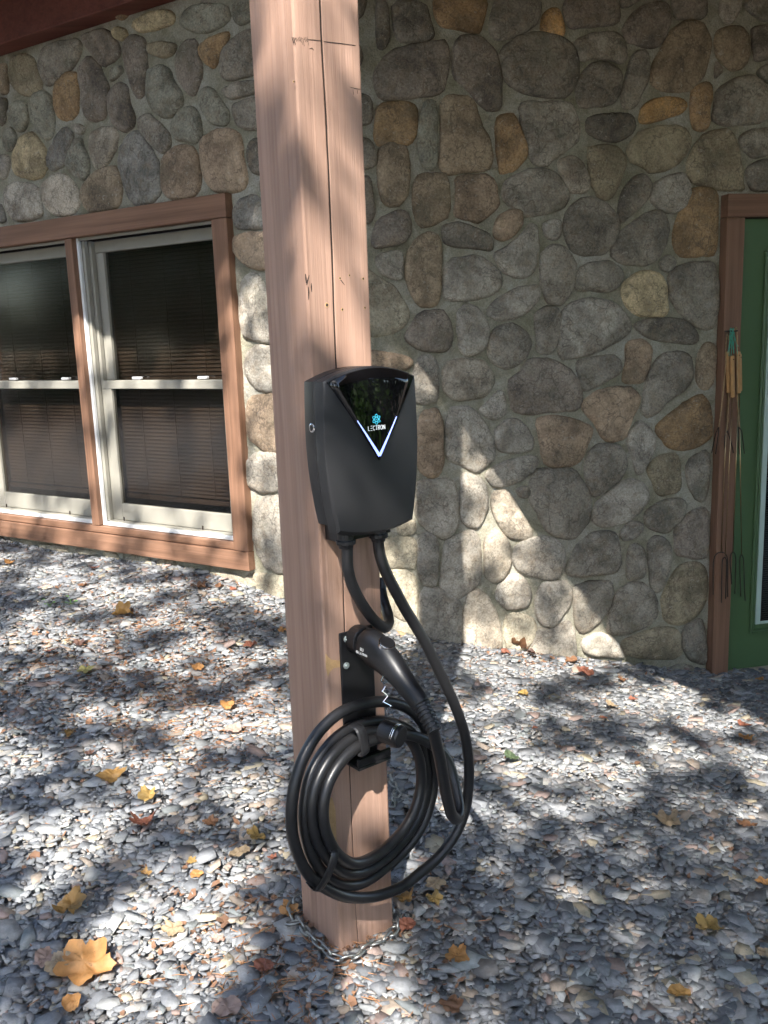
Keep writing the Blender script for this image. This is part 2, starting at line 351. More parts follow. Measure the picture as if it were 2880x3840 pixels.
STONE_COL = dict(g=(.2, .19, .175), d=(.115, .108, .1), p=(.16, .14, .13), b=(.24, .185, .13), o=(.27, .165, .075), q=(.42, .24, .08), t=(.42, .35, .22), l=(.29, .28, .265), e=(.2, .21, .185), m=(.34, .32, .26),
                 r=(.29, .21, .15), v=(.225, .195, .135), s=(.35, .32, .28), k=(.16, .165, .17), w=(.4, .38, .35))
T1 = 2.07375
CROPS = dict(A=(1300, 0, T1), B=(2080, 0, T1), C=(1300, 650, T1), D=(2080, 650, T1), E=(1500, 1300, T1), F=(2080, 1300, T1), G=(1400, 1900, T1), H=(2080, 1900, T1), J=(0, 0, 2.6017), K=(450, 0, 2.6017), L=(820, 700, 2.767), M=(820, 1450, 2.603), N=(0, 1900, 1.508))
STONES = """
Ad 230,0 330,0 350,280 300,370 240,360
Ad 360,0 610,0 680,200 690,290 540,325 420,310 370,230
Ao 690,-40 1110,-40 1060,210 1030,250 860,215 740,200 700,120
Ag 1170,-40 1500,-20 1520,100 1480,190 1360,260 1190,305 1120,250 1130,150
Ap 230,540 300,430 440,360 700,305 790,320 790,560 740,720 480,750 270,760 220,650
Ap 850,330 940,270 1050,280 1160,380 1210,560 1215,800 1170,850 1070,830 960,700 850,600 830,480
Ad 1210,400 1300,310 1440,250 1560,245 1700,290 1790,380 1820,500 1790,640 1720,740 1560,745 1400,710 1280,640 1220,540
Ao 250,830 300,790 480,780 555,830 550,1050 500,1110 330,1145 240,1120 215,1040
Ae 620,780 700,780 712,900 715,1250 690,1300 600,1290 560,1180 560,950
Ab 740,790 800,745 950,750 1010,800 1050,950 1130,1100 1145,1250 1100,1310 920,1320 770,1335 735,1280 750,1050
Ao 1180,900 1310,870 1350,980 1420,1140 1410,1220 1330,1310 1210,1345 1190,1250 1170,1050
Ag 1370,810 1500,785 1700,795 1770,810 1785,870 1822,1000 1800,1100 1690,1180 1620,1225 1560,1285 1450,1240 1420,1120 1380,980
Ag 60,720 120,720 200,760 215,900 180,960 60,965
Ag 60,1060 200,1080 250,1220 230,1290 140,1310 60,1300
Aq 1525,200 1540,100 1600,52 1660,60 1690,150 1708,240 1690,275 1600,255 1530,225
Bp 95,-30 480,-30 520,120 510,180 300,200 130,215 90,110
Bd 520,-20 690,-20 590,50 530,50
Bp 560,170 640,80 740,20 870,0 910,60 915,160 870,300 790,360 700,345 570,310 550,230
Bp 930,-30 1200,-30 1190,120 1140,145 980,140 940,90
Bl 1310,-30 1470,-30 1450,90 1400,165 1340,165 1295,90
Bg 1490,30 1530,-20 1700,-20 1700,150 1620,150 1540,90
Bg 190,300 300,250 490,235 550,300 575,430 540,490 450,460 330,440 230,470 200,400
Bd 230,560 320,480 440,480 530,560 540,650 500,760 430,810 220,830 180,720 190,620
Bg 600,460 660,390 730,390 750,500 740,640 690,720 650,820 560,840 530,760 560,620
Bb 870,320 950,200 1060,155 1180,190 1225,280 1215,440 1160,600 1080,680 960,705 850,690 770,640 765,520 820,420
Bb 1280,250 1340,200 1470,195 1530,280 1540,400 1490,510 1400,540 1330,500 1270,420 1265,330
Bp 1550,205 1700,180 1700,440 1575,470 1555,380 1548,270
Bp 1270,455 1335,540 1265,610 1255,540
Bg 1600,530 1700,470 1700,650 1640,620 1590,570
Bg 1300,680 1420,600 1560,580 1640,650 1700,780 1700,900 1600,945 1400,970 1250,940 1260,820 1280,740
Bo 1100,660 1200,630 1245,660 1240,760 1220,840 1220,960 1180,1005 1100,1000 1075,900 1070,760
Bq 680,900 700,820 780,765 900,745 1000,755 1040,810 1010,870 900,910 760,950 680,950
Bd 270,920 350,880 560,870 620,900 650,970 600,1050 500,1100 380,1085 270,1030
Bv 600,1110 700,1010 850,970 1000,975 1060,1050 1065,1130 1000,1240 880,1320 760,1340 720,1290 620,1260 580,1190
Bv 1100,1150 1200,1030 1360,990 1420,1080 1460,1220 1485,1440 1480,1480 1200,1450 1070,1400 1050,1260
Bg 1450,1060 1530,1000 1700,985 1700,1190 1560,1230 1480,1160
Bd 1510,1300 1600,1240 1700,1230 1700,1480 1560,1480 1510,1400
Bv 260,1150 400,1120 530,1150 580,1260 550,1340 520,1430 470,1520 420,1550 350,1520 290,1400
Bs 40,1250 110,1210 190,1215 250,1290 285,1420 270,1480 170,1500 120,1480 60,1390
Dd 560,100 640,20 730,0 765,80 760,170 700,240 620,310 540,380 510,330 510,250 530,170
Dl 790,80 900,10 1010,-10 1055,60 1070,160 1030,250 950,305 860,290 770,220 770,150
Do 1010,260 1070,130 1200,110 1275,140 1280,300 1275,560 1240,625 1080,640 990,630 945,560 950,400
Dd 110,300 200,200 320,190 420,240 500,330 520,440 460,560 380,630 230,625 150,590 90,470 85,380
Dg 520,460 640,370 760,290 860,310 900,420 870,580 790,690 700,715 560,700 450,640 470,560
Dl 830,680 900,620 965,680 940,740 890,770 835,745
Dg 200,740 300,690 450,680 530,740 550,810 500,890 430,925 300,905 190,915 175,850
Dt 555,860 620,790 740,755 840,790 885,890 890,1080 850,1110 700,1110 620,1080 550,990 540,920
Dg 910,780 1000,720 1240,680 1280,800 1285,980 1270,1120 1230,1200 1100,1190 990,1090 920,950 900,860
Dd 640,1170 740,1130 900,1120 1030,1140 1110,1210 1130,1290 1080,1330 880,1310 760,1290 640,1210
Dl 70,1100 130,1010 280,975 430,990 540,1060 600,1160 590,1240 480,1320 330,1390 140,1440 60,1420 50,1300
Fr 560,0 600,-50 700,-50 765,0 770,100 730,220 690,280 580,285 530,250 570,120
Cb 245,0 260,-200 350,-260 480,-210 500,0 480,170 410,240 320,245 270,180
Cb 545,30 640,0 800,10 810,330 690,385 590,410 540,350 520,200
Cr 860,30 940,10 1140,10 1175,120 1195,240 1130,310 1030,380 920,345 840,320 870,180
Cg 1230,90 1300,20 1450,-40 1600,-30 1740,100 1740,170 1700,260 1560,310 1400,335 1330,280 1240,200
Cp 60,30 190,20 215,180 235,290 190,380 60,390
Cp 260,350 380,290 470,290 510,380 500,470 450,540 220,580 200,520 220,430
Cr 1190,330 1290,275 1370,280 1380,370 1340,460 1270,510 1210,525 1155,490 1160,410
Cd 770,400 880,370 960,400 1100,460 1150,530 1130,605 1000,580 830,570 770,530 760,450
Cl 1150,620 1240,580 1340,500 1440,390 1490,410 1505,560 1490,720 1420,805 1300,800 1230,760 1180,690
Cb 480,640 540,520 640,460 730,480 745,600 740,800 735,960 690,1020 600,1030 530,980 490,880 465,760
Cl 230,660 300,610 440,600 445,680 440,820 400,830 300,790 240,730
Cl 775,740 830,650 900,660 1000,630 1120,690 1210,780 1215,860 1150,930 1000,980 830,990 770,960 765,850
Cm 120,700 230,790 350,850 440,960 500,1090 450,1200 330,1250 150,1265 120,1000
Cl 1115,1040 1190,970 1330,890 1480,865 1515,910 1490,1000 1400,1090 1290,1140 1170,1140 1110,1100
Cp 590,1075 740,1065 800,1130 830,1250 820,1340 770,1385 600,1385 500,1330 465,1270 520,1160
Cl 870,1080 930,1030 1020,1040 1090,1120 1120,1230 1090,1350 1000,1410 940,1415 880,1360 870,1220
Cg 1120,1280 1190,1190 1290,1165 1400,1220 1445,1320 1420,1420 1350,1480 1270,1520 1180,1500 1110,1420
Cg 1465,1130 1540,1040 1650,1040 1680,1120 1680,1250 1630,1370 1560,1410 1490,1390 1490,1260
Cg 1515,650 1590,560 1700,560 1790,680 1795,800 1760,930 1680,1020 1580,1010 1530,900 1520,780
Cl 1530,400 1600,350 1680,360 1685,440 1650,520 1560,500
Cr 150,1370 300,1390 480,1420 530,1480 440,1540 150,1530
El 110,180 170,80 270,75 310,170 310,330 300,420 200,445 120,430 110,300
Es 340,200 380,120 500,95 650,110 730,200 740,300 660,390 560,415 430,410 350,340
Ep 850,280 960,200 1000,110 1150,90 1290,150 1400,280 1425,390 1380,490 1230,500 1020,525 890,490 870,380
Fg 190,110 280,90 470,60 530,120 530,200 400,280 260,350 220,310 200,210
Fr 230,440 320,360 480,320 620,320 680,390 650,480 600,570 560,710 460,735 380,710 340,600 240,510
Fg 770,160 850,60 1000,40 1080,100 1090,240 1030,340 900,420 830,510 750,545 690,510 720,300
Fb 1130,60 1180,-30 1270,-20 1270,150 1255,270 1200,340 1140,310 1115,250
Fo 800,640 900,540 1040,430 1150,380 1215,420 1240,680 1180,750 1050,800 930,795 840,720
Er 1070,580 1180,540 1330,560 1470,610 1515,660 1480,740 1420,880 1350,925 1190,930 1130,900 1110,740
Fl 590,680 670,580 740,620 795,700 790,800 740,900 680,990 640,980 620,860 580,770
Fg 260,850 330,780 460,760 550,820 580,930 520,1040 420,1110 330,1170 280,1130 240,960
Fv 740,930 850,840 960,840 990,920 990,1090 960,1140 820,1165 780,1060 740,990
Fg 1040,900 1150,820 1215,820 1215,1100 1170,1210 1110,1190 1060,1110 1030,1000
Fl 350,1200 450,1130 570,1040 670,1050 740,1130 735,1210 640,1330 540,1380 390,1405 310,1370 320,1280
Fg 720,1290 830,1210 970,1180 1040,1220 1020,1330 960,1400 890,1455 780,1435 720,1380
Hp 960,160 1060,60 1200,0 1212,200 1200,390 1150,410 960,390 940,250
El 650,470 720,400 790,330 830,420 835,520 790,565 720,570 650,530 620,490
Er 170,520 300,490 345,600 340,780 355,930 290,1020 210,1010 150,950 130,700
El 380,490 540,475 640,550 710,680 750,800 730,900 650,945 600,985 500,930 390,880 370,760
El 760,650 840,570 930,565 1010,640 1050,730 1040,810 900,830 790,820 750,740
El 700,960 830,890 1060,850 1090,890 1050,970 950,1050 800,1100 720,1080 680,1020
Eg 1040,1010 1110,960 1330,955 1420,1030 1480,1130 1490,1290 1460,1400 1380,1480 1300,1500 1160,1440 1100,1330 1020,1200
El 490,1000 560,1000 660,1050 695,1150 690,1280 620,1410 530,1400 480,1350 480,1150
Es 740,1150 830,1110 900,1200 1000,1370 1040,1440 1030,1490 950,1510 850,1490 740,1330 720,1240
Eg 910,1110 1000,1080 1030,1150 990,1190 930,1170
El 150,1060 300,1040 430,1050 460,1200 460,1380 400,1480 330,1490 220,1430 130,1330 130,1150
Gl 560,290 650,240 760,200 830,250 845,420 835,610 720,690 600,745 530,690 540,500
Gs 880,250 960,180 1040,230 1080,340 1080,460 1030,560 940,600 880,550 870,400
Gl 1110,340 1200,260 1370,235 1480,290 1505,440 1450,560 1380,580 1220,545 1120,490 1095,400
Gl 970,640 1060,540 1150,530 1220,620 1240,710 1200,790 1100,810 1020,790 960,710
Gl 1280,680 1330,600 1510,590 1560,660 1540,770 1460,890 1400,945 1310,920 1270,830
Gs 740,700 830,650 900,700 960,820 1000,950 1010,1080 960,1140 720,1150 705,900
Gm 1040,870 1110,830 1240,870 1280,940 1250,1060 1200,1110 1060,1130 1020,1000
Gl 1290,960 1400,960 1520,890 1580,960 1590,1100 1580,1200 1240,1170 1260,1050
Gl 360,230 500,225 520,330 505,600 470,630 390,600 350,520
Gm 80,280 180,240 340,250 340,490 250,480 120,490
Gm 80,510 240,500 350,560 355,800 340,900 180,880 80,700
Gl 380,650 560,650 700,760 690,900 690,1090 560,1080 430,1030 370,900
Gm 190,130 280,110 335,120 340,220 200,235
Hg 200,290 320,210 470,200 515,270 525,420 490,520 400,530 130,555 110,480 150,390
Hl 530,190 600,120 690,125 700,190 650,250 560,275 520,240
Hg 590,330 650,290 715,340 720,450 710,550 660,570 570,565 575,430
Hg 735,300 790,240 880,250 920,340 910,480 850,640 810,675 760,640 745,480
Hv 930,560 980,470 1120,440 1190,500 1195,700 1140,830 1040,900 930,930 870,880 840,750 870,650
Hg 160,640 300,590 450,590 480,680 430,820 330,940 230,1000 180,940 160,780
Hg 500,680 600,600 720,610 800,700 815,830 760,920 640,980 500,1010 410,970 450,820
Hg 1010,960 1150,870 1185,980 1195,1240 1060,1200 1000,1080
Hv 540,1050 700,980 900,940 980,980 990,1190 700,1190 540,1150
Hl 220,1050 350,980 480,1030 520,1100 560,1190 250,1160
Jv 90,560 180,510 270,540 330,650 380,760 370,870 280,930 180,910 90,830 60,680
Jg 370,510 450,430 600,390 740,380 760,480 700,640 600,710 520,790 440,830 380,740 350,630
Jo 530,790 620,710 720,700 735,850 745,1080 700,1150 600,1170 520,1120 505,950
Jp 760,640 830,540 920,600 980,720 1030,830 1020,950 1000,1130 900,1170 820,1150 790,1000 760,800
Jp 780,340 950,270 1040,300 1110,400 1140,520 1060,600 980,650 900,560 840,480 800,420
Jt 1070,290 1120,250 1200,270 1220,340 1160,390 1090,370
Jt 1280,200 1400,120 1600,80 1680,150 1650,230 1500,280 1340,310 1270,260
Jp 1190,400 1280,330 1370,370 1400,480 1410,720 1380,900 1310,950 1260,850 1200,640 1170,500
Je 1060,670 1140,620 1180,690 1100,770 1050,790
Jp 1030,900 1130,800 1220,840 1240,1000 1290,1140 1260,1240 1180,1280 1080,1210 1030,1080
Je 60,1030 140,970 220,1000 245,1130 210,1260 150,1280 80,1200 45,1110
Je 300,920 390,880 460,920 490,1060 510,1200 480,1330 400,1350 330,1270 270,1150 260,1000
Jt 120,1450 180,1330 270,1290 350,1350 420,1480 430,1620 380,1720 280,1740 150,1710 95,1620
Je 20,1270 80,1230 140,1330 120,1440 50,1480 0,1420
Jl 0,1500 60,1510 70,1640 30,1740 -30,1740 -30,1520
Jl 690,1230 740,1200 800,1230 770,1310 710,1300
Jk 440,1500 520,1330 610,1230 670,1290 680,1380 640,1500 600,1610 500,1660 430,1620
Je 630,1540 700,1360 770,1350 800,1450 850,1580 830,1720 780,1760 680,1690 620,1610
Js 860,1310 960,1240 1080,1240 1130,1320 1100,1450 1020,1600 920,1650 870,1560 850,1420
Jw 20,1850 120,1770 280,1790 350,1850 370,2000 400,2100 250,2150 120,2150 30,2030
Js 380,1800 480,1700 600,1700 690,1780 740,1900 730,2040 640,2110 500,2090 400,1980 375,1880
Jb 830,1740 960,1640 1080,1610 1140,1720 1150,1880 1130,2020 950,2070 830,2050 770,1960 760,1850
Jk 1140,1480 1220,1320 1330,1280 1430,1440 1510,1560 1530,1750 1530,1900 1440,1990 1300,2000 1220,1900 1170,1740 1130,1600
Jb -30,620 40,620 55,800 55,900 -30,920
Jd -30,940 30,960 45,1000 30,1180 -30,1230
Jk -30,1980 10,2050 40,2150 -30,2180
Ke 240,700 360,620 460,680 500,800 590,900 570,1020 480,1140 380,1130 280,1050 240,900
Kp 530,540 600,400 700,380 740,480 770,650 760,800 690,920 620,890 540,760 510,640
Kv 240,430 380,390 530,420 500,520 400,560 260,520
Ke 580,150 650,60 800,20 1000,40 1050,150 970,240 830,310 680,300 580,240
Ko 750,440 900,340 1040,300 1000,450 930,600 880,660 800,600 750,520
Kg 980,480 1060,380 1200,280 1300,300 1320,700 1200,740 1080,770 980,760 950,640
Ke 1080,30 1240,-20 1260,180 1180,230 1120,240 1080,140
Kg 970,870 1100,800 1300,770 1310,900 1160,940 1060,970 1000,930
Kg 1080,1010 1200,960 1330,940 1340,1250 1200,1260 1110,1200 1070,1100
Ke 750,900 810,840 890,870 960,980 1030,1080 1030,1190 950,1220 860,1200 800,1100 750,1010
Ke 480,1180 560,1060 680,1030 740,1110 770,1240 760,1340 700,1400 620,1370 520,1360 470,1260
Kg 160,1150 250,1090 350,1180 440,1280 470,1400 390,1500 300,1430 210,1330 160,1250
Kr 400,1530 490,1440 600,1410 700,1450 740,1560 760,1780 720,1880 620,1930 450,1940 380,1820 370,1660
Kr 770,1350 900,1270 1060,1260 1150,1330 1160,1470 1190,1650 1200,1800 1130,1860 960,1870 860,1830 790,1700 755,1500
Kd 1230,1400 1290,1340 1400,1350 1420,1680 1290,1700 1240,1620 1220,1500
Kp 1340,1760 1420,1760 1420,1900 1350,1890
Lk 130,250 200,120 320,80 420,130 520,160 530,400 400,435 180,440 140,360
Lr 130,540 180,490 300,470 500,470 540,860 400,860 280,830 170,730 130,640
Ll 190,1060 260,940 330,900 420,960 490,1120 560,1300 570,1600 480,1610 350,1580 240,1560 200,1400 180,1200
Ll 270,1720 360,1650 450,1650 620,1700 640,2120 440,2130 330,2080 260,1960 245,1830
Mr 260,150 330,100 500,80 640,100 650,640 500,650 380,600 280,510 250,400
Ml 250,740 320,660 480,640 640,680 650,980 520,1030 380,1040 270,980 240,870
Ml 340,1150 420,1090 640,1100 690,1400 700,1800 560,1830 440,1760 350,1610 320,1500 320,1300
Mm 220,1890 300,1830 560,1850 700,1880 710,2080 320,2080 240,1990
Nm 690,300 760,270 830,310 820,370 760,380 700,340
Nm 880,300 980,310 1005,380 1000,430 930,420 860,380
Nm 1015,360 1060,340 1100,370 1090,420 1040,425
Nm 1110,380 1200,370 1350,390 1370,480 1250,460 1110,440
Nm 560,260 640,260 670,310 600,300
Nm 400,240 500,250 540,280 430,270
Nm 200,215 340,220 380,260 240,255
Nm 40,185 150,195 170,225 60,210
"""
def smooth_poly(P, n=32):
    P = np.array(P, float)
    for _ in range(1):
        Q = np.roll(P, -1, 0); P = np.stack([.8 * P + .2 * Q, .2 * P + .8 * Q], 1).reshape(-1, 2)
    c = P.mean(0); P = c + (P - c) * 1.075
    d = np.r_[0, np.cumsum(np.linalg.norm(np.roll(P, -1, 0) - P, axis=1))]; PP = np.r_[P, P[:1]]
    t = np.linspace(0, d[-1], n, endpoint=False); return np.stack([np.interp(t, d, PP[:, 0]), np.interp(t, d, PP[:, 1])], 1)
RES = .01
class Occ:
    def __init__(s, u0, u1, v0, v1): s.o = (u0, v0); s.g = np.zeros((int((v1 - v0) / RES), int((u1 - u0) / RES)), bool)
    def cells(s, P, grow=0.):
        P = np.array(P); c = P.mean(0); P = c + (P - c) * (1 + grow / max(np.linalg.norm(P - c, axis=1).mean(), 1e-3))
        lo = np.floor((P.min(0) - s.o) / RES).astype(int); hi = np.ceil((P.max(0) - s.o) / RES).astype(int)
        gx, gy = np.meshgrid(np.arange(lo[0], hi[0] + 1), np.arange(lo[1], hi[1] + 1)); pu, pv = gx * RES + s.o[0], gy * RES + s.o[1]
        ins = np.zeros(gx.shape, bool); n = len(P)
        for i in range(n):
            a, b = P[i], P[(i + 1) % n]; cnd = (a[1] > pv) != (b[1] > pv); ins ^= cnd & (pu < (b[0] - a[0]) * (pv - a[1]) / ((b[1] - a[1]) or 1e-9) + a[0])
        return gy[ins], gx[ins]
    def mark(s, P, grow=0.):
        y, x = s.cells(P, grow); ok = (y >= 0) & (x >= 0) & (y < s.g.shape[0]) & (x < s.g.shape[1]); s.g[y[ok], x[ok]] = True
    def free(s, P, grow=0.):
        y, x = s.cells(P, grow)
        if len(y) == 0 or (y < 0).any() or (x < 0).any() or (y >= s.g.shape[0]).any() or (x >= s.g.shape[1]).any(): return False
        return not s.g[y, x].any()
def stone_mesh(F, P, seed, h):
    n = len(P); c = P.mean(0); rings = [(0.0, 1), (.25, 1), (.48, .985), (.68, .95), (.82, .86), (.91, .72), (.97, .48), (1.0, .12), (1.01, -.4)]
    rr = np.linalg.norm(P - c, axis=1).mean(); h = min(h, rr * .75); cpt = F.pt(c[0], c[1], 0); mb = MB()
    tx, ty = random.uniform(-.25, .25), random.uniform(-.25, .25)
    def P3(q, f):
        d = (q - c) / max(rr, 1e-3)
        vd = mn.voronoi((q[0] * 13 + seed, q[1] * 13, seed))[0]; lump = .26 * mn.noise((q[0] * 11 + seed, q[1] * 11, seed * 1.7)) + .16 * mn.noise((q[0] * 28, q[1] * 28 + seed, 4.)) + .55 * (min(vd[1] - vd[0], .35) - .25)
        hh = h * (f + (tx * d[0] * .5 + ty * d[1] * .5 + lump) * max(f, 0) ** .5)
        wob = 1 + .05 * mn.noise((q[0] * 22, q[1] * 22, seed)) + .03 * mn.noise((q[0] * 60, q[1] * 60, seed))
        q2 = c + (q - c) * wob; return F.pt(q2[0], q2[1], hh)
    mb.v.append(tuple(P3(c, 1)))
    for s_, f in rings[1:]:
        for p in P: mb.v.append(tuple(P3(c + (p - c) * s_, f)))
    for k in range(n): mb.f.append((0, 1 + k, 1 + (k + 1) % n))
    for r in range(len(rings) - 2):
        for k in range(n): mb.f.append((1 + r * n + k, 1 + (r + 1) * n + k, 1 + (r + 1) * n + (k + 1) % n, 1 + r * n + (k + 1) % n))
    return mb, cpt
occL, occR = Occ(-4.7, .0, -.9, 3.2), Occ(0.0, 4.3, -1.1, 3.2)
def add_stone(F, wall, P, col, seed, h):
    mb, cpt = stone_mesh(F, P, seed, h); c = (np.array(STONE_COL[col]) * .72 + .28 * np.array([.25, .235, .2])) * random.uniform(.88, 1.12) * np.array([1.27, 1.2, 1.08])
    mb.build('stone', M['stone'], wall, smooth=True, at=tuple(cpt), color=tuple(c))
box = lambda u0, u1, v0, v1: [(u0, v0), (u1, v0), (u1, v1), (u0, v1)]
si = 0
for line in STONES.strip().split('\n'):
    key, *pts = line.split(); cx, cy, s_ = CROPS[key[0]]; left = key[0] in 'JKLMN'; F = LW if left else RW
    P = [F.px(cx + float(a.split(',')[0]) / s_, cy + float(a.split(',')[1]) / s_, .02) for a in pts]
    P = np.array(P); P[:, 0] = np.clip(P[:, 0], -9, -.012) if left else np.clip(P[:, 0], .012, 9)
    P = smooth_poly(P); si += 1
    h = .024 if key[1] != 'm' else .012
    add_stone(F, wallL if left else wallR, P, key[1], si * 3.1, h * random.uniform(.85, 1.2)); (occL if left else occR).mark(P, .012)
occL.mark(box(WIN[0] - .01, WIN[1] + .01, WIN[2] - .01, WIN[3] + .01)); occR.mark(box(DOOR[0] - .01, DOOR[1] + .01, -1.1, DOOR[3] + .01))
for F, occ, wall, rng_u, rng_v in ((LW, occL, wallL, (-4.4, -.02), (-.05, 2.62)), (RW, occR, wallR, (.02, 3.6), (-.5, 3.0))):
    for tries, r0 in ((700, .15), (1100, .12), (1500, .09), (1700, .065), (1300, .045)):
        for _ in range(tries):
            c = np.array([random.uniform(*rng_u) if _ % 2 else (random.uniform(-.55, -.02) if F is LW else random.uniform(.02, .55)), random.uniform(*rng_v)]); a0 = random.uniform(0, PI); asp = random.uniform(.65, 1)
            P = []
            for k in range(9):
                t = 2 * PI * k / 9; r = r0 * random.uniform(.85, 1.12); x, y = r * math.cos(t), r * asp * math.sin(t); P.append((c[0] + x * math.cos(a0) - y * math.sin(a0), c[1] + x * math.sin(a0) + y * math.cos(a0)))
            P = smooth_poly(P, 20)
            if abs(P[:, 0]).min() < .012 or not occ.free(P, .008): continue
            occ.mark(P, .012); si += 1; add_stone(F, wall, P, random.choice('ggdpbolers'), si * 3.1, .04)

# eave beam and roof slab
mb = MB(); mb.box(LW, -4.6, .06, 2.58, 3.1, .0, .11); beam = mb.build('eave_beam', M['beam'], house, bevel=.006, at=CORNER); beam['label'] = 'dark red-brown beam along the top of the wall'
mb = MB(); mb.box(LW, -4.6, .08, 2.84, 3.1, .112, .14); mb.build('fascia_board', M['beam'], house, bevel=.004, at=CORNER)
EB = np.array([.123, 2.04]); eb = np.array([.574, -.819]); bis = np.array([-.186, -.983])
tb = np.linalg.solve(np.array([bis, -eb]).T, EB - CORNER[:2]); BI = CORNER[:2] + bis * tb[0]
plan = [CORNER[:2] - bis * .3, BI, EB + eb * 4.9, np.array([5.2, (EB + eb * 4.9)[1]]), np.array([5.2, 7.0])]
mb = MB(); mb.prism([(*p, 2.66) for p in plan], [(*p, 2.84) for p in plan]); mb.build('unseen_patio_roof', M['soffit'], house, at=CORNER)  # unseen roof, lowered and extended forward to darken the upper wall
e0 = CORNER[:2] + nL[:2] * 1.42
plan = [e0 + dL[:2] * 5.2, e0 + dL[:2] * .02, BI + bis * .1, CORNER[:2] - bis * .6, np.array([-4.5, 8.6])]
mb = MB(); mb.prism([(*p, 3.06) for p in plan], [(*p, 3.24) for p in plan]); mb.build('roof', M['soffit'], house, at=CORNER)

# window ------------------------------------------------------------------
W0, W1, V0, V1 = WIN; CH, CW = .093, .085
I0_, I1_, J0_, J1_ = W0 + CW, W1 - CW, .345, V1 - CH
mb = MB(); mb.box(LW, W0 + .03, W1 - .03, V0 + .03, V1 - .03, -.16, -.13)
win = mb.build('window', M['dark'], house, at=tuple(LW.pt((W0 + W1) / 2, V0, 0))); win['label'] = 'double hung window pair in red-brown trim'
def wp(name, mat, u0, u1, v0, v1, w0, w1, bev=.003, F=LW, par=win):
    c = F.pt((u0 + u1) / 2, (v0 + v1) / 2, (w0 + w1) / 2); G = Frame((0, 0, 0), (1, 0, 0), (0, -1, 0)); hu, hv, hw = (u1 - u0) / 2, (v1 - v0) / 2, (w1 - w0) / 2
    b = MB(); b.box(G, -hu, hu, -hv, hv, -hw, hw); b.v = [tuple(np.array(p) + c) for p in b.v]; o = b.build(name, mat, par, bevel=bev, at=tuple(c))
    if par.rotation_euler.z:                       # the parent is turned already: undo its turn on the offset
        o.location = Matrix.Rotation(-par.rotation_euler.z, 3, 'Z') @ o.location
    else: o.rotation_euler = (0, 0, math.atan2(F.u[1], F.u[0]))
    return o
wp('head_casing', M['trimh'], W0, W1, V1 - CH, V1, -.02, .042)
wp('side_casing', M['trimv'], W1 - CW, W1 - .002, V0 + .085, V1 - CH - .002, -.02, .040); wp('side_casing', M['trimv'], W0 + .002, W0 + CW, V0 + .085, V1 - CH - .002, -.02, .040)
wp('sill_casing', M['trimh'], W0, W1, V0, V0 + .083, -.02, .044); wp('sill_strip', M['trimh'], I0_ + .002, I1_ - .002, V0 + .086, V0 + .118, -.02, .034)
wp('mullion', M['trimv'], -1.401, -1.351, V0 + .12, J1_ - .002, -.06, .036)
for a, b in ((-1.349, I1_ - .002), (I0_ + .002, -1.403)):
    y0, y1 = V0 + .12, J1_ - .002
    wp('storm_frame', M['white'], a, a + .014, y0, y1, -.005, .012, .002); wp('storm_frame', M['white'], b - .014, b, y0, y1, -.005, .012, .002)
    wp('storm_frame', M['white'], a + .015, b - .015, y0, y0 + .017, -.005, .012, .002); wp('storm_frame', M['cream'], a + .015, b - .015, y1 - .012, y1, -.005, .012, .002)
    for k in range(3): wp('jamb_liner', M['cream'], a + .001, a + .03 + .014 * k, y0 + .018, y1 - .013, -.03 - .026 * k, -.008 - .026 * k, .002)
    wp('jamb_liner', M['cream'], b - .03, b - .001, y0 + .018, y1 - .013, -.09, -.008, .002)
    wp('sill_ledge', M['cream'], a + .03, b - .031, y0 + .001, y0 + .022, -.09, -.006, .002)
    for k in (.12, .72): wp('weep_clip', M['gouge'], a + (b - a) * k, a + (b - a) * k + .005, y0 + .022, y0 + .04, -.03, -.026, 0)
    m0, m1 = 1.035, 1.076
    wp('upper_sash_rail', M['cream'], a + .032, b - .032, y1 - .065, y1 - .014, -.085, -.055); wp('upper_sash_stile', M['cream'], a + .062, a + .098, m1, y1 - .066, -.085, -.055); wp('upper_sash_stile', M['cream'], b - .066, b - .032, m1, y1 - .066, -.085, -.055)
    wp('meeting_rail', M['cream'], a + .032, b - .032, m0, m1 - .002, -.082, -.03)
    wp('lower_sash_stile', M['cream'], a + .045, a + .095, y0 + .023, m0 - .001, -.06, -.032); wp('lower_sash_stile', M['cream'], b - .066, b - .032, y0 + .023, m0 - .001, -.06, -.032)
    wp('lower_sash_rail', M['cream'], a + .096, b - .067, y0 + .024, y0 + .105, -.06, -.032)
    for k in (.3, .78): wp('sash_lock', M['metalgrey'], a + (b - a) * k - .028, a + (b - a) * k + .028, m1 + .001, m1 + .014, -.06, -.04, .004)
    wp('pane', M['glass'], a + .099, b - .067, m1, y1 - .066, -.072, -.069, 0); wp('pane', M['glass'], a + .096, b - .067, y0 + .106, m0 - .001, -.047, -.044, 0)
    G = Frame((0, 0, 0), LW.u, LW.n); ln = (b - a) / 2 - .05
    tmp = MB(); P = []
    for sgn in (-1, 1):
        for q, (dv, dw) in enumerate(((-.0085, .004), (0, .0015), (.0085, -.005))): P.append(G.pt(sgn * ln, dv, dw))
    tmp.add(P, [(0, 3, 4, 1), (1, 4, 5, 2)]); sm = bpy.data.meshes.new('slat'); sm.from_pydata([tuple(p) for p in tmp.v], [], tmp.f); sm.materials.append(M['slat'])
    y = y1 - .03; k = 0
    while y > .53: link('slat', sm, None, win, at=tuple(LW.pt((a + b) / 2 + .015, y, -.105))); y -= .0175
    wp('blind_rail', M['slat'], a + .06, b - .04, .5, .522, -.112, -.098, .003)
    for k in (.25, .5, .75): wp('blind_cord', M['slat'], a + (b - a) * k, a + (b - a) * k + .003, .5, y1 - .03, -.099, -.097, 0)

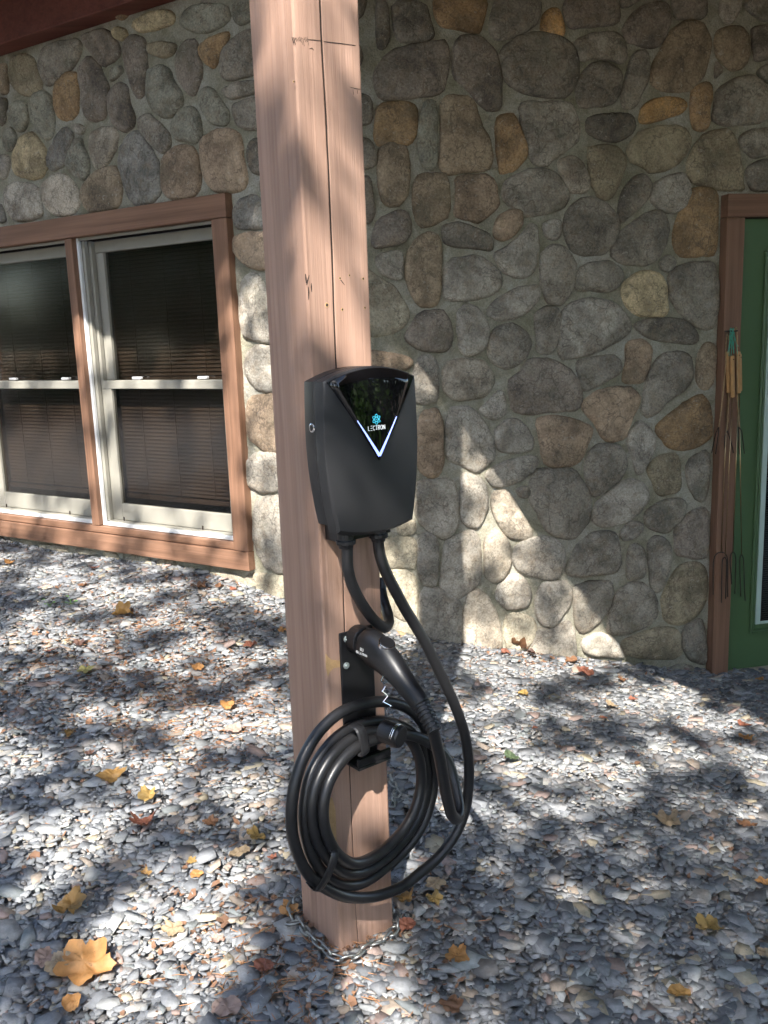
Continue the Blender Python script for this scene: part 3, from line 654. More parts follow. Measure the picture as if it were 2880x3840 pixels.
# door ---------------------------------------------------------------------
D0, D1, DB, DT = 1.735, 2.78, -.345, 1.762
door = wp('door', M['green'], 1.822, 2.69, DB, 1.666, -.03, .015, .004, RW, house); door['label'] = 'green door with blinds behind glass'
dp = lambda *a, **k: wp(*a, F=RW, par=door, **k)
dp('door_casing', M['trimv'], D0, D0 + .083, -.9, 1.668, -.03, .05); dp('door_casing', M['trimv'], D1 - .083, D1, -.9, 1.668, -.03, .05); dp('door_casing', M['trimh'], D0, D1, 1.67, DT, -.03, .052)
dp('head_gap', M['gouge'], 1.822, 2.69, 1.6665, 1.669, -.02, .03, bev=0)
dp('threshold', M['threshold'], 1.822, 2.69, DB - .03, DB - .002, -.03, .06, bev=.004)
m0, m1, n0, n1 = 1.938, 2.575, -.175, 1.53
for (a, b, c, d) in ((m0, m0 + .012, n0, n1), (m1 - .012, m1, n0, n1), (m0 + .013, m1 - .013, n0, n0 + .012), (m0 + .013, m1 - .013, n1 - .012, n1)): dp('door_moulding', M['green'], a, b, c, d, .014, .026, bev=.004)
for (a, b, c, d) in ((m0 + .016, m0 + .026, n0 + .016, n1 - .016), (m1 - .026, m1 - .016, n0 + .016, n1 - .016), (m0 + .028, m1 - .028, n0 + .016, n0 + .026), (m0 + .028, m1 - .028, n1 - .026, n1 - .016)): dp('door_moulding', M['green'], a, b, c, d, .014, .022, bev=.003)
g0, g1, h0, h1 = 1.968, 2.545, -.135, 1.49
for (a, b, c, d) in ((g0, g0 + .026, h0, h1), (g1 - .026, g1, h0, h1), (g0 + .027, g1 - .027, h0, h0 + .014), (g0 + .027, g1 - .027, h1 - .02, h1)): dp('lite_frame', M['pale'], a, b, c, d, .014, .021, bev=.003)
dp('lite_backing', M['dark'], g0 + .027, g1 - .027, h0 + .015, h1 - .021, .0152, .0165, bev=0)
dp('pane', M['glass'], g0 + .027, g1 - .027, h0 + .015, h1 - .021, .0195, .0205, bev=0)
G = Frame((0, 0, 0), (1, 0, 0), (0, -1, 0)); tmp = MB(); tmp.box(G, -(g1 - g0) / 2 + .03, (g1 - g0) / 2 - .03, -.0032, .0032, -.0008, .0008); sm = bpy.data.meshes.new('slat'); sm.from_pydata([tuple(p) for p in tmp.v], [], tmp.f); sm.materials.append(M['dslat'])
y = h0 + .022
while y < h1 - .03: _o = link('slat', sm, None, door, at=tuple(RW.pt((g0 + g1) / 2, y, .018))); _o.location = Matrix.Rotation(-door.rotation_euler.z, 3, 'Z') @ _o.location; y += .0105

# ------------------------------------------------------------------ post
post = thing('wooden_post', 'square stained timber post with a long crack, standing in the gravel', 'post', PF.pt(S / 2, 0, -S / 2))
crk = sorted([(1.804, .057), (1.708, .057), (1.609, .0585), (1.501, .0585), (1.382, .058), (1.298, .057), (1.174, .056), (.814, .05), (.682, .0475), (.401, .0445), (.291, .044), (.084, .043), (0., .046), (-.4, .046), (3.2, .055)])
cz_, cu_ = [a for a, b in crk], [b for a, b in crk]
zs = list(np.arange(-.35, 3.1, .03)) + [3.1]; mb = MB(); rows = []
for z in zs:
    uc = float(np.interp(z, cz_, cu_)) + .0012 * mn.noise((0, 0, z * 6)) + .0008 * mn.noise((3, 0, z * 25)); wd = .0006 + .0011 * max(0, min(1, (z - .1) / 1.0)) + .0004 * mn.noise((9, 0, z * 14)); dpth = .006 + .02 * min(1, max(0, z / 1.2))
    r = .004; O = []
    def arc(cu, cw, a0):
        for k in range(3): a = a0 + k * PI / 4; O.append((cu + r * math.cos(a), cw + r * math.sin(a)))
    arc(S - r, -S + r, -PI / 2); arc(S - r, -r, 0)
    O += [(uc + wd + .002, 0), (uc + wd, -.0006), (uc + .0003, -dpth), (uc - wd, -.0006), (uc - wd - .002, 0)]
    arc(r, -r, PI / 2); arc(r, -S + r, PI)
    rows.append([PF.pt(u, z, w_ + .0006 * mn.noise((u * 20, w_ * 20, z * 3))) for u, w_ in O])
n = len(rows[0])
for row in rows: mb.v += [tuple(p) for p in row]
mb.f = [(i * n + k, i * n + (k + 1) % n, (i + 1) * n + (k + 1) % n, (i + 1) * n + k) for i in range(len(rows) - 1) for k in range(n)] + [tuple(range(n - 1, -1, -1)), tuple((len(rows) - 1) * n + k for k in range(n))]
PB = PF.pt(S / 2, 0, -S / 2)
pt = mb.build('post_timber', M['post'], post, at=tuple(PB)); pt.data.materials.append(M['gouge'])
for i in range(len(rows) - 1):
    for k in (7, 8): pt.data.polygons[i * n + k].material_index = 1  # crack walls painted near-black, standing in for the shade inside
def Z1(x, y): return (900 + x / 3.072, y / 3.072)
def Z2(x, y): return (900 + x / 3.072, 700 + y / 3.072)
def strip(name, pts, wd, mat, par, F=PF, w=.0004):
    mb = MB(); Q = [np.array(F.px(*p)) for p in pts]
    top, bot = [], []
    for i, q in enumerate(Q):
        d = Q[min(i + 1, len(Q) - 1)] - Q[max(i - 1, 0)]; d = np.array([-d[1], d[0]]) / (np.linalg.norm(d) + 1e-9); ww = wd * (.35 if i in (0, len(Q) - 1) else random.uniform(.6, 1.2)); top.append(q + d * ww / 2); bot.append(q - d * ww / 2)
    P = top + bot[::-1]; mb.prism([F.pt(a, b, -.001) for a, b in P], [F.pt(a, b, w) for a, b in P]); return mb.build(name, mat, par, at=tuple(F.pt(*Q[0])))
strip('saw_cut', [Z1(780, 455), Z1(860, 462), Z1(930, 470)], .0016, M['gouge'], post); strip('saw_cut', [Z1(965, 478), Z1(1060, 490), Z1(1190, 505), Z1(1330, 523)], .0018, M['gouge'], post)
for k in range(11): x = 600 + k * 17; strip('saw_cut', [Z1(x, 430 + random.uniform(-8, 8)), Z1(x + 8, 455), Z1(x + 22, 475 + random.uniform(0, 70))], .0011, M['gouge'], post)
for p in ([(1270, 1005), (1330, 1020), (1390, 1030)], [(1300, 1030), (1310, 1090)], [(1350, 1035), (1355, 1080)], [(800, 560), (830, 555), (850, 580)]): strip('saw_cut', [Z1(*q) for q in p], .0012, M['gouge'], post)
for p in ([(755, 1005), (760, 1060), (765, 1110)], [(795, 1020), (780, 1080), (770, 1130)], [(820, 1110), (822, 1160), (826, 1215)], [(785, 1150), (792, 1220), (790, 1300)], [(1150, 1065), (1175, 1095), (1205, 1135)]): strip('gouge', [Z2(*q) for q in p], .0022, M['gouge'], post)
for (x, y, r) in ((1150, 1055, .0022), (1260, 1022, .0018), (1417, 1060, .0024), (1000, 1363, .0035), (1178, 1415, .0024), (1437, 1395, .002), (620, 940, .0015)):
    q = PF.px(*(Z2(x, y) if y > 900 and x > 700 else Z1(x, y))); mb = MB(); c = PF.pt(*q)
    for rr, mt, ww in ((r * 1.15, 'rawwood', .0005), (r * .75, 'gouge', .0009)):
        mb = MB(); ring = [(q[0] + rr * math.cos(a), q[1] + rr * 1.15 * math.sin(a)) for a in np.linspace(0, 2 * PI, 9)[:-1]]; mb.prism([PF.pt(a, b, -.001) for a, b in ring], [PF.pt(a, b, ww) for a, b in ring]); mb.build('nail_hole', M[mt], post, at=tuple(c))
ptc = [C6(350, 240), C6(368, 262), C6(385, 275), C6(432, 280), C6(436, 318), C6(395, 325), C6(372, 350), C6(362, 375), C6(352, 320)]
Q = [PF.px(*p) for p in ptc]; mb = MB(); mb.prism([PF.pt(a, b, -.001) for a, b in Q], [PF.pt(a, b, .0006) for a, b in Q]); pp = mb.build('torn_wood_patch', M['rawwood'], post, at=tuple(PF.pt(*Q[0]))); pp['label'] = 'pale torn patch of bare wood on the post edge'
Q = [PF.px(1012 + x / 1.5933, 2287 + y / 1.5933) for x, y in ((352, 1130), (372, 1120), (392, 1200), (400, 1440), (388, 1455), (362, 1400), (346, 1250))]; mb = MB(); mb.prism([PF.pt(a, b, -.001) for a, b in Q], [PF.pt(a, b, .0005) for a, b in Q]); mb.build('worn_wood_patch', M['rawwood'], post, at=tuple(PF.pt(*Q[0])))

# ------------------------------------------------------------------ charger
UC = .0755
charger = thing('wall_charger', 'black car charger with a V-shaped glass panel and blue light on the post', 'charger', PF.pt(UC, .88, 0))
CB = PF.pt(UC, .88, 0)
def outline(scale=1.0, n_arc=14, zt=1.164, zb=.893, rise=.022, drop=.013, wt=.1035, wm=.1065, wb=.0885, rc=.006):
    P = []
    for k in range(n_arc + 1): t = -1 + 2 * k / n_arc; P.append((UC + t * wb, zb - drop * (1 - t * t)))
    for k in range(1, 12):
        t = k / 12; s_ = wb + (wt - wb) * t + .010 * math.sin(PI * t ** .9); P.append((UC + s_, zb + (zt - zb) * t))
    for k in range(n_arc + 1): t = 1 - 2 * k / n_arc; P.append((UC + t * wt, zt + rise * (1 - t * t)))
    for k in range(11, 0, -1):
        t = k / 12; s_ = wb + (wt - wb) * t + .010 * math.sin(PI * t ** .9); P.append((UC - s_, zb + (zt - zb) * t))
    c = np.array([UC, 1.03]); return [tuple(c + (np.array(p) - c) * scale) for p in P]
def loft(name, layers, mat, par, at, cap=True, smooth=True, dome=0., cmid=(UC, 1.03)):
    mb = MB(); n = len(layers[0][0])
    for P, w_ in layers: mb.v += [tuple(PF.pt(a, b, w_)) for a, b in P]
    L = len(layers)
    mb.f = [(i * n + k, i * n + (k + 1) % n, (i + 1) * n + (k + 1) % n, (i + 1) * n + k) for i in range(L - 1) for k in range(n)]
    if cap: mb.f.append(tuple(range(n - 1, -1, -1)))
    P, w_ = layers[-1]; c = np.array(cmid); base = (L - 1) * n
    for s_ in (.82, .6, .36, .15):
        st = len(mb.v)
        for a, b in P:
            q = c + (np.array((a, b)) - c) * s_; mb.v.append(tuple(PF.pt(q[0], q[1], w_ + dome * (1 - ((q[0] - c[0]) / .11) ** 2) * (1 - s_ ** 3))))
        mb.f += [(base + k, base + (k + 1) % n, st + (k + 1) % n, st + k) for k in range(n)]; base = st
    mb.f.append(tuple(base + k for k in range(n)))
    o = mb.build(name, mat, par, smooth=smooth, at=tuple(at))
    return o
O1 = outline(); sh = lambda k: outline(k)
def dome_w(u, v):
    du = (u - UC) / .105; return .077 + .0145 * max(0, 1 - du * du) * max(0.0, 1 - ((v - 1.03) / .19) ** 4)
hb = loft('housing', [(outline(.985, zb=.905), .016), (outline(.998, zb=.905), .019), (outline(.998, zb=.905), .046), (outline(.975, zb=.905), .049)], M['gloss'], charger, CB)
# front cover: grid dome with rounded rim
mb = MB(); n = len(O1); lay = [(.99, .05), (1.0, .052), (1.0, .0725), (.996, .0755), (.986, .0768), (.95, None), (.8, None), (.62, None), (.42, None), (.2, None)]
for s_, w_ in lay:
    for a, b in outline(1.0):
        c = np.array([UC, 1.03]); q = c + (np.array((a, b)) - c) * s_; mb.v.append(tuple(PF.pt(q[0], q[1], w_ if w_ is not None else dome_w(*q))))
mb.f = [(i * n + k, i * n + (k + 1) % n, (i + 1) * n + (k + 1) % n, (i + 1) * n + k) for i in range(len(lay) - 1) for k in range(n)] + [tuple((len(lay) - 1) * n + k for k in range(n))]
fc = mb.build('front_cover', M['shell'], charger, smooth=True, at=tuple(CB)); fc.data.set_sharp_from_angle(angle=math.radians(28)); hb.data.set_sharp_from_angle(angle=math.radians(28))
# glass V panel
TIP = (UC, 1.016); VL, VR = (UC - .094, 1.158), (UC + .094, 1.158)
def vgrid(inset, lift):
    rows = []; R_ = 10
    for j in range(R_ + 1):
        t = j / R_; row = []
        for i in range(13):
            x = -1 + 2 * i / 12; hw = (.0985 - inset) * t; z = TIP[1] + inset * 1.4 + (1.1635 - TIP[1] - inset * 2) * t + (.0205 * (1 - x * x)) * t ** 3; u = UC + x * max(hw, .0006); row.append((u, z))
        rows.append(row)
    return rows
rows = vgrid(.002, 0); mb = MB()
for row in rows:
    for u, z in row: mb.v.append(tuple(PF.pt(u, z, dome_w(u, z) + .003)))
mb.f = [(j * 13 + i, j * 13 + i + 1, (j + 1) * 13 + i + 1, (j + 1) * 13 + i) for j in range(10) for i in range(12)]
nb = len(mb.v); rim = [j * 13 for j in range(10, -1, -1)] + list(range(1, 13)) + [j * 13 + 12 for j in range(1, 11)] + [10 * 13 + i for i in range(11, 0, -1)]
for k in rim: p = np.array(mb.v[k]) - PF.n * .012; mb.v.append(tuple(p))
mb.f += [(rim[k], rim[(k + 1) % len(rim)], nb + (k + 1) % len(rim), nb + k) for k in range(len(rim))]
panel = mb.build('glass_panel', M['panel'], charger, at=tuple(PF.pt(UC, 1.1, .1))); panel['label'] = 'glossy black V-shaped glass panel'
for f in panel.data.polygons: f.use_smooth = len(f.vertices) == 4 and f.index < 120
def on_panel(u, z, lift=.0036): return PF.pt(u, z, dome_w(u, z) + lift)
def stroke(mb, pts, wd, lift=.0036, h=.0006):
    P = [np.array(p) for p in pts]
    for a, b in zip(P[:-1], P[1:]):
        d = b - a; nrm = np.array([-d[1], d[0]]) / (np.linalg.norm(d) + 1e-9) * wd / 2; Q = [a + nrm, b + nrm, b - nrm, a - nrm]
        mb.prism([on_panel(*q, lift - h) for q in Q], [on_panel(*q, lift) for q in Q])
mb = MB()
for sx in (-1, 1):
    pts = []
    for k in range(9):
        t = k / 8; pts.append((UC + sx * (.0 + .0445 * t), TIP[1] + .0105 + .0665 * t))
    for i in range(8): stroke(mb, pts[i:i + 2], .0042 * (1 - i / 8) + .001)
mb.build('light_strip', M['led'], panel, at=tuple(PF.pt(UC, 1.03, .1)))
# lettering, plain strokes
GL = dict(L=[[(0, 1), (0, 0), (.6, 0)]], E=[[(0, 1), (.6, 1)], [(0, .5), (.55, .5)], [(0, 0), (.6, 0)]], C=[[(.7, .85), (.45, 1), (.15, .9), (0, .5), (.15, .1), (.45, 0), (.7, .15)]], T=[[(0, 1), (.7, 1)], [(.35, 1), (.35, 0)]],
          R=[[(0, 0), (0, 1), (.45, 1), (.6, .75), (.45, .5), (0, .5)], [(.3, .5), (.62, 0)]], O=[[(.4, 1), (.1, .85), (0, .5), (.1, .15), (.4, 0), (.7, .15), (.8, .5), (.7, .85), (.4, 1)]], N=[[(0, 0), (0, 1), (.65, 0), (.65, 1)]], U=[[(0, 1), (0, .2), (.3, 0), (.6, .2), (.6, 1)]])
def text(mb, s_, u, z, h, put, gap=.26):
    x = 0; tot = sum(max(p[0] for st in GL[c] for p in st) + gap for c in s_) - gap
    for c in s_:
        for st in GL[c]: put(mb, [(u + (x - tot / 2 + a) * h, z + b * h) for a, b in st])
        x += max(p[0] for st in GL[c] for p in st) + gap
mb = MB(); text(mb, 'LECTRON', UC - .004, 1.0735, .0078, lambda m, p: stroke(m, [(UC - .004 + (a - UC + .004) * .74, b) for a, b in p], .00095), .3); mb.build('lettering', M['print'], panel, at=tuple(PF.pt(UC, 1.074, .1)))
mb = MB()
for k in range(3):
    a0 = PI / 2 + k * PI / 3; pts = [(UC - .004 + .0092 * math.cos(t) * math.cos(a0) - .0036 * math.sin(t) * math.sin(a0), 1.0925 + .0092 * math.cos(t) * math.sin(a0) + .0036 * math.sin(t) * math.cos(a0)) for t in np.linspace(0, 2 * PI, 15)]; stroke(mb, pts, .0008)
stroke(mb, [(UC - .0048, 1.0925), (UC - .0032, 1.0925)], .0016); mb.build('emblem', M['cyan'], panel, at=tuple(PF.pt(UC, 1.09, .1)))
# lock, bracket, glands
lk = PF.pt(UC - .1065, 1.083, .04); mb = MB()
mb.tube([lk + PF.u * .006, lk - PF.u * .0012], .0085, 16); mb.build('lock', M['chrome'], charger, smooth=False, bevel=.0015, at=tuple(lk))
mb = MB(); mb.tube([lk - PF.u * .001, lk - PF.u * .0018], .005, 12); mb.build('lock_core', M['gloss'], charger, at=tuple(lk))
mb = MB(); mb.box(PF, .012, .135, .868, .905, .001, .045); mb.box(PF, .02, .13, .92, 1.13, .001, .0165); mb.build('mounting_bracket', M['plate'], charger, bevel=.002, at=tuple(PF.pt(UC, .88, 0)))
for u in (.024, .1):
    mb = MB(); b = PF.pt(u, .885, .05); mb.tube([b, b - ZUP * .012, b - ZUP * .0125, b - ZUP * .02, b - ZUP * .0205, b - ZUP * .028], [.015, .015, .0185, .0185, .0145, .013], 18); mb.build('cable_gland', M['gloss'], charger, bevel=.001, at=tuple(b))

# ------------------------------------------------------------------ cables
RC = .0111
def pf(p, off): return PF.ppx(*p, off)
feed = [(Z5(462, 1330), .05), (Z5(465, 1440), .05), (Z5(470, 1540), .05), (Z5(500, 1650), .048), (Z5(555, 1760), .045), (Z5(625, 1860), .038), (Z5(690, 1925), .03), (Z5(732, 1940), .018), (Z5(752, 1900), -.004), (Z5(740, 1830), -.03), (Z5(718, 1760), -.055), (Z5(702, 1690), -.08), (Z5(700, 1600), -.09)]
mb = MB(); P = catmull([pf(*q) for q in feed], 6); mb.tube(P, RC * .98, 14); fo = mb.build('feed_cable', M['rubber'], None, smooth=True, at=tuple(P[0]))
tag(fo, 'short thick black feed cable looping from the charger behind the post', 'cable')
cable = thing('charging_cable', 'long black charging cable coiled in loops on the post', 'cable', pf(C6(600, 1680), .05))
S7 = lambda x, y: (1012 + x / 1.5933, 2287 + y / 1.5933)
pathpx = [((1418, 2018), .05), ((1420, 2050), .05), ((1428, 2092), .052), ((1447, 2145), .055), ((1479, 2209), .058), ((1516, 2278), .062), ((1555, 2342), .066), ((1596, 2412), .07), ((1620, 2462), .07), ((1666, 2557), .07), ((1708, 2651), .07), ((1742, 2751), .068), ((1757, 2852), .066), ((1757, 2946), .064), ((1744, 3040), .062), ((1708, 3128), .06), ((1646, 3212), .058), ((1577, 3272), .056), (C6(800, 1620), .055), (C6(640, 1678), .055), (C6(480, 1680), .055), (C6(360, 1635), .056), (C6(255, 1555), .058), (C6(190, 1440), .06), (C6(152, 1300), .062), (C6(148, 1150), .062), (C6(170, 1000), .06), (C6(225, 840), .056), (C6(320, 690), .05), (C6(450, 580), .046), (C6(600, 530), .045), (C6(720, 525), .045), (C6(830, 560), .044), (C6(915, 640), .04),
    # second loop
    (C6(975, 780), .034), (C6(992, 950), .03), (C6(975, 1100), .03), (C6(925, 1250), .032), (C6(830, 1390), .035), (C6(700, 1510), .038), (C6(560, 1600), .045), (C6(430, 1600), .05), (C6(330, 1530), .055), (C6(262, 1420), .058), (C6(228, 1280), .058), (C6(225, 1130), .056), (C6(260, 960), .05), (C6(345, 810), .042), (C6(460, 700), .034), (C6(600, 645), .03), (C6(740, 650), .03), (C6(850, 700), .03),
    # third loop
    (C6(915, 800), .03), (C6(945, 950), .03), (C6(935, 1090), .032), (C6(885, 1230), .036), (C6(795, 1360), .042), (C6(680, 1470), .05), (C6(560, 1535), .056), (C6(450, 1530), .062), (C6(360, 1450), .068), (C6(290, 1320), .072), (C6(268, 1160), .072), (C6(295, 1010), .068), (C6(375, 860), .062), (C6(480, 760), .054), (C6(600, 705), .05), (C6(740, 705), .05), (C6(840, 740), .05),
    # fourth loop
    (C6(900, 850), .05), (C6(915, 980), .05), (C6(895, 1110), .052), (C6(840, 1240), .056), (C6(740, 1360), .062), (C6(620, 1450), .068), (C6(510, 1480), .074), (C6(415, 1420), .08), (C6(350, 1290), .084), (C6(335, 1150), .084), (C6(365, 1010), .08), (C6(440, 880), .074), (C6(540, 790), .068), (C6(660, 740), .066), (C6(790, 715), .068), (C6(900, 735), .074),
    # out to the connector
    (C6(1000, 790), .084), (C6(1065, 860), .095), (C6(1105, 970), .11), (C6(1130, 1080), .13), (C6(1142, 1170), .15), (C6(1125, 1218), .165), (C6(1095, 1190), .178), (C6(1070, 1100), .19), (C6(1050, 1000), .2), (C6(1030, 880), .21), (C6(1005, 770), .218), (C6(978, 668), .222), (C6(955, 610), .216)]
P = catmull([pf(*q) for q in pathpx], 6)
mb = MB(); mb.tube(P, RC, 14); mb.build('cord', M['rubber'], cable, smooth=True, at=tuple(P[0]))
# connector handle in the vertical plane through the post face middle
HU = .07
hp = lambda off, z: PF.pt(HU, z, off)
prof = [(.012, .662, .022, .022), (.034, .6615, .0225, .0225), (.036, .659, .025, .031), (.055, .657, .0268, .036), (.076, .651, .0265, .037), (.098, .643, .025, .032), (.122, .631, .0235, .027), (.145, .6165, .021, .0225), (.168, .602, .019, .0205), (.188, .5895, .0178, .019), (.199, .582, .0165, .0175)]
mb = MB(); P = catmull([hp(a, b) for a, b, *_ in prof], 3); R1 = np.interp(np.linspace(0, len(prof) - 1, len(P)), range(len(prof)), [q[2] for q in prof]); R2 = np.interp(np.linspace(0, len(prof) - 1, len(P)), range(len(prof)), [q[3] for q in prof])
mb.tube(P, [(a, b) for a, b in zip(R1, R2)], 20)
plug = mb.build('plug_handle', M['gloss'], cable, smooth=True, at=tuple(hp(.08, .65))); plug['label'] = 'black plug handle hooked into the holder plate'
bt = hp(.102, .674); bd = (hp(.1, .72) - hp(.088, .687)); bd /= np.linalg.norm(bd); bd = (ZUP * .88 + PF.n * .48)
bd /= np.linalg.norm(bd)
mb = MB(); mb.tube([bt - bd * .012, bt + bd * .004], .0165, 24); mb.build('button_ring', M['chrome'], plug, bevel=.001, at=tuple(bt)); mb = MB(); mb.tube([bt + bd * .003, bt + bd * .0055], .0145, 24); mb.build('release_button', M['gloss'], plug, bevel=.001, at=tuple(bt))
mb = MB(); seam = catmull([hp(a, b) + ZUP * (q * .9) + PF.u * -.006 for a, b, _, q in prof[4:]], 4); mb.tube(seam, .0016, 6); mb.build('top_seam', M['gouge'], plug, smooth=True, at=tuple(hp(.12, .63)))
def lefts(off, z): return PF.pt(HU - .0272, z, off)
mb = MB()
def put(m, pts):
    for a, b in zip(pts[:-1], pts[1:]): m.tube([lefts(a[0], a[1]), lefts(b[0], b[1])], .0005, 4)
text(mb, 'LECTRON', .062, .648, .0042, put); text(mb, 'RU', .06, .6555, .0062, put)
for k in range(3):
    a0 = k * PI / 3; put(mb, [(.0445 + .003 * math.cos(t) * math.cos(a0) - .0013 * math.sin(t) * math.sin(a0), .6505 + .003 * math.cos(t) * math.sin(a0) + .0013 * math.sin(t) * math.cos(a0)) for t in np.linspace(0, 2 * PI, 9)])
mb.build('lettering', M['greyprint'], plug, at=tuple(lefts(.06, .65)))
d0, d1 = hp(.197, .583), hp(.222, .556); ax_ = (d1 - d0) / np.linalg.norm(d1 - d0); Ls = .056
mb = MB(); pts, rr = [], []
for k in range(7):
    a = k * Ls / 7
    pts += [d0 + ax_ * a, d0 + ax_ * (a + .0005), d0 + ax_ * (a + Ls / 7 * .62), d0 + ax_ * (a + Ls / 7 * .66)]; b = .0168 - k * .0005; rr += [b - .003, b, b, b - .003]
mb.tube(pts, rr, 18); mb.build('strain_relief', M['gloss'], cable, at=tuple(d0))
# ties on the coil
def tie(px_list, offs, wd, name):
    c = [pf(p, o) for p, o in zip(px_list, offs)]; mb = MB(); ring = catmull(c + [c[0]], 4); mb.tube(ring, [(wd, .0012)] * len(ring), 8, cap=False); return mb, c[0]
mb = MB(); a, b = pf(C6(405, 1420), .096), pf(C6(300, 1640), .075); mid = (a + b) / 2 + PF.n * .008
mb.tube(catmull([a - PF.n * .03, a, mid, b, b - PF.n * .03], 5), [(.008, .0025)] * 21, 8); mb.build('hook_strap', M['rubber'], cable, at=tuple(a))
mb = MB(); a, b = pf(C6(545, 680), .08), pf(C6(580, 830), .085); mb.tube(catmull([a - PF.n * .02, a + PF.n * .004, (a + b) / 2 + PF.n * .008, b + PF.n * .002, b - PF.n * .02], 5), [(.011, .003)] * 21, 8); mb.build('hook_strap', M['rubber'], cable, at=tuple(a))

# holder plate
holder = thing('cable_holder', 'black metal holder plate bolted to the post above the coil', 'cable holder', PF.pt(.07, .416, 0))
mb = MB(); mb.box(PF, .031, .112, .41, .68, .001, .006); mb.build('plate', M['plate'], holder, bevel=.003, at=tuple(PF.pt(.07, .416, 0)))
mb = MB(); mb.box(PF, .031, .112, .41, .417, .0065, .05); mb.box(PF, .031, .112, .4175, .434, .043, .05); mb.build('cable_tray', M['plate'], holder, bevel=.002, at=tuple(PF.pt(.07, .416, 0)))
mb = MB(); mb.tube([hp(.0065, .662), hp(.034, .662)], .028, 22); mb.build('socket', M['gloss'], holder, bevel=.002, at=tuple(hp(.01, .662)))
for u, z in ((.046, .666), (.0425, .613), (.097, .668), (.097, .613)):
    b = PF.pt(u, z, .0062); mb = MB(); mb.tube([b, b + PF.n * .0035], .0068, 16); o = mb.build('bolt', M['bolt'], holder, bevel=.001, at=tuple(b)); mb = MB(); mb.tube([b + PF.n * .003, b + PF.n * .0065], .0042, 6); mb.build('bolt_head', M['bolt'], o, bevel=.0008, at=tuple(b))
capc = pf(C6(655, 690), .078); capd = (pf(C6(770, 655), .115) - capc); capd /= np.linalg.norm(capd)
cap = thing('dust_cap', 'small black dust cap hanging from a zigzag wire over the coil', 'dust cap', capc - ZUP * .02)
c0, c1 = pf(C6(650, 690), .085), pf(C6(738, 668), .135)
cd = PF.n * .8 - ZUP * .1 + PF.u * .25; cd /= np.linalg.norm(cd); c0 = pf(C6(680, 690), .1)
mb = MB(); mb.tube([c0, c0 + cd * .004, c0 + cd * .042, c0 + cd * .046], [.019, .0215, .0215, .0195], 26); mb.build('cap_body', M['gloss'], cap, smooth=False, bevel=.001, at=tuple(c0))
rp = c0 + cd * .036; e1 = np.cross(cd, ZUP); e1 /= np.linalg.norm(e1); e2 = np.cross(e1, cd)
mb = MB(); mb.tube([rp + e1 * .0222 * math.cos(a) + e2 * .0222 * math.sin(a) for a in np.linspace(.1, PI * 1.05, 14)], .0012, 6); mb.tube([rp - cd * .004 + e1 * .0222 * math.cos(a) + e2 * .0222 * math.sin(a) for a in np.linspace(.1, PI * 1.05, 14)], .0008, 6); mb.build('cap_wire_ring', M['chrome'], cap, smooth=True, at=tuple(c0))
zz = [(690, 370), (678, 398), (706, 430), (684, 462), (716, 490), (690, 525), (735, 548), (708, 578), (712, 600)]
mb = MB(); mb.tube([pf(C6(*p), .118) for p in zz], .0012, 6); mb.build('zigzag_wire', M['chrome'], cap, at=tuple(pf(C6(690, 400), .118)))

# ------------------------------------------------------------------ chain
def link_mesh(r=.0025, L=.0165, wv=.0098):
    mb = MB(); ring = []
    for k in range(20):
        a = 2 * PI * k / 20; x = wv * math.cos(a); y = wv * math.sin(a); y += (L - wv) * (1 if y > 0 else -1) if abs(y) > 1e-6 else 0; ring.append((x, y, 0))
    ring += ring[:2]; mb.tube(ring, r, 8, cap=False); me = bpy.data.meshes.new('link'); me.from_pydata(mb.v, [], mb.f); me.materials.append(M['zinc']); me.polygons.foreach_set('use_smooth', [True] * len(me.polygons)); return me
LM = link_mesh()
def chain(ptsxyz, label):
    C = catmull(ptsxyz, 40); d = [0]
    for a, b in zip(C[:-1], C[1:]): d.append(d[-1] + np.linalg.norm(b - a))
    step = .0262; root = thing('chain', label, 'chain', C[0]); k = 0; s_ = .01
    C = np.array(C)
    while s_ < d[-1] - .01:
        p = np.array([np.interp(s_, d, C[:, i]) for i in range(3)]); q = np.array([np.interp(min(s_ + .006, d[-1]), d, C[:, i]) for i in range(3)]); t = q - p; t /= np.linalg.norm(t) + 1e-9
        up = np.array([0, 0, 1.]); side = np.cross(t, up); side /= np.linalg.norm(side) + 1e-9; nn = np.cross(side, t); ang = (.35 if k % 2 else 1.35) + random.uniform(-.25, .25); x = side * math.cos(ang) + nn * math.sin(ang); z = np.cross(x, t)
        o = bpy.data.objects.new('link', LM); COL.objects.link(o); o.parent = root; m = Matrix(((x[0], t[0], z[0], 0), (x[1], t[1], z[1], 0), (x[2], t[2], z[2], 0), (0, 0, 0, 1))); m.translation = Vector(p - C[0]); o.matrix_local = m
        s_ += step; k += 1
def gc(x, y, up=.022): p = gpx(*C6(x, y)); return np.array([p[0], p[1], float(gz(p[0], p[1])) + up])
bk = lambda u, w_, up=.022: (lambda p: np.array([p[0], p[1], float(gz(p[0], p[1])) + up]))(PF.pt(u, 0, w_))
ch = [bk(.165, -.13), bk(.1, -.175), bk(.0, -.17), bk(-.035, -.12)] + [gc(*p) for p in ((200, 1875), (250, 1955), (320, 2020), (385, 2082), (460, 2108), (530, 2090), (585, 2045), (650, 2010), (715, 1985), (752, 1935), (775, 1870))] + [bk(.175, -.09)]
chain(ch, 'zinc chain lying in a loop round the foot of the post')
chain([gc(735, 1015), gc(755, 1060), gc(780, 1090), gc(760, 1130), gc(742, 1170), gc(735, 1215)], 'short end of zinc chain on the gravel behind the coil')

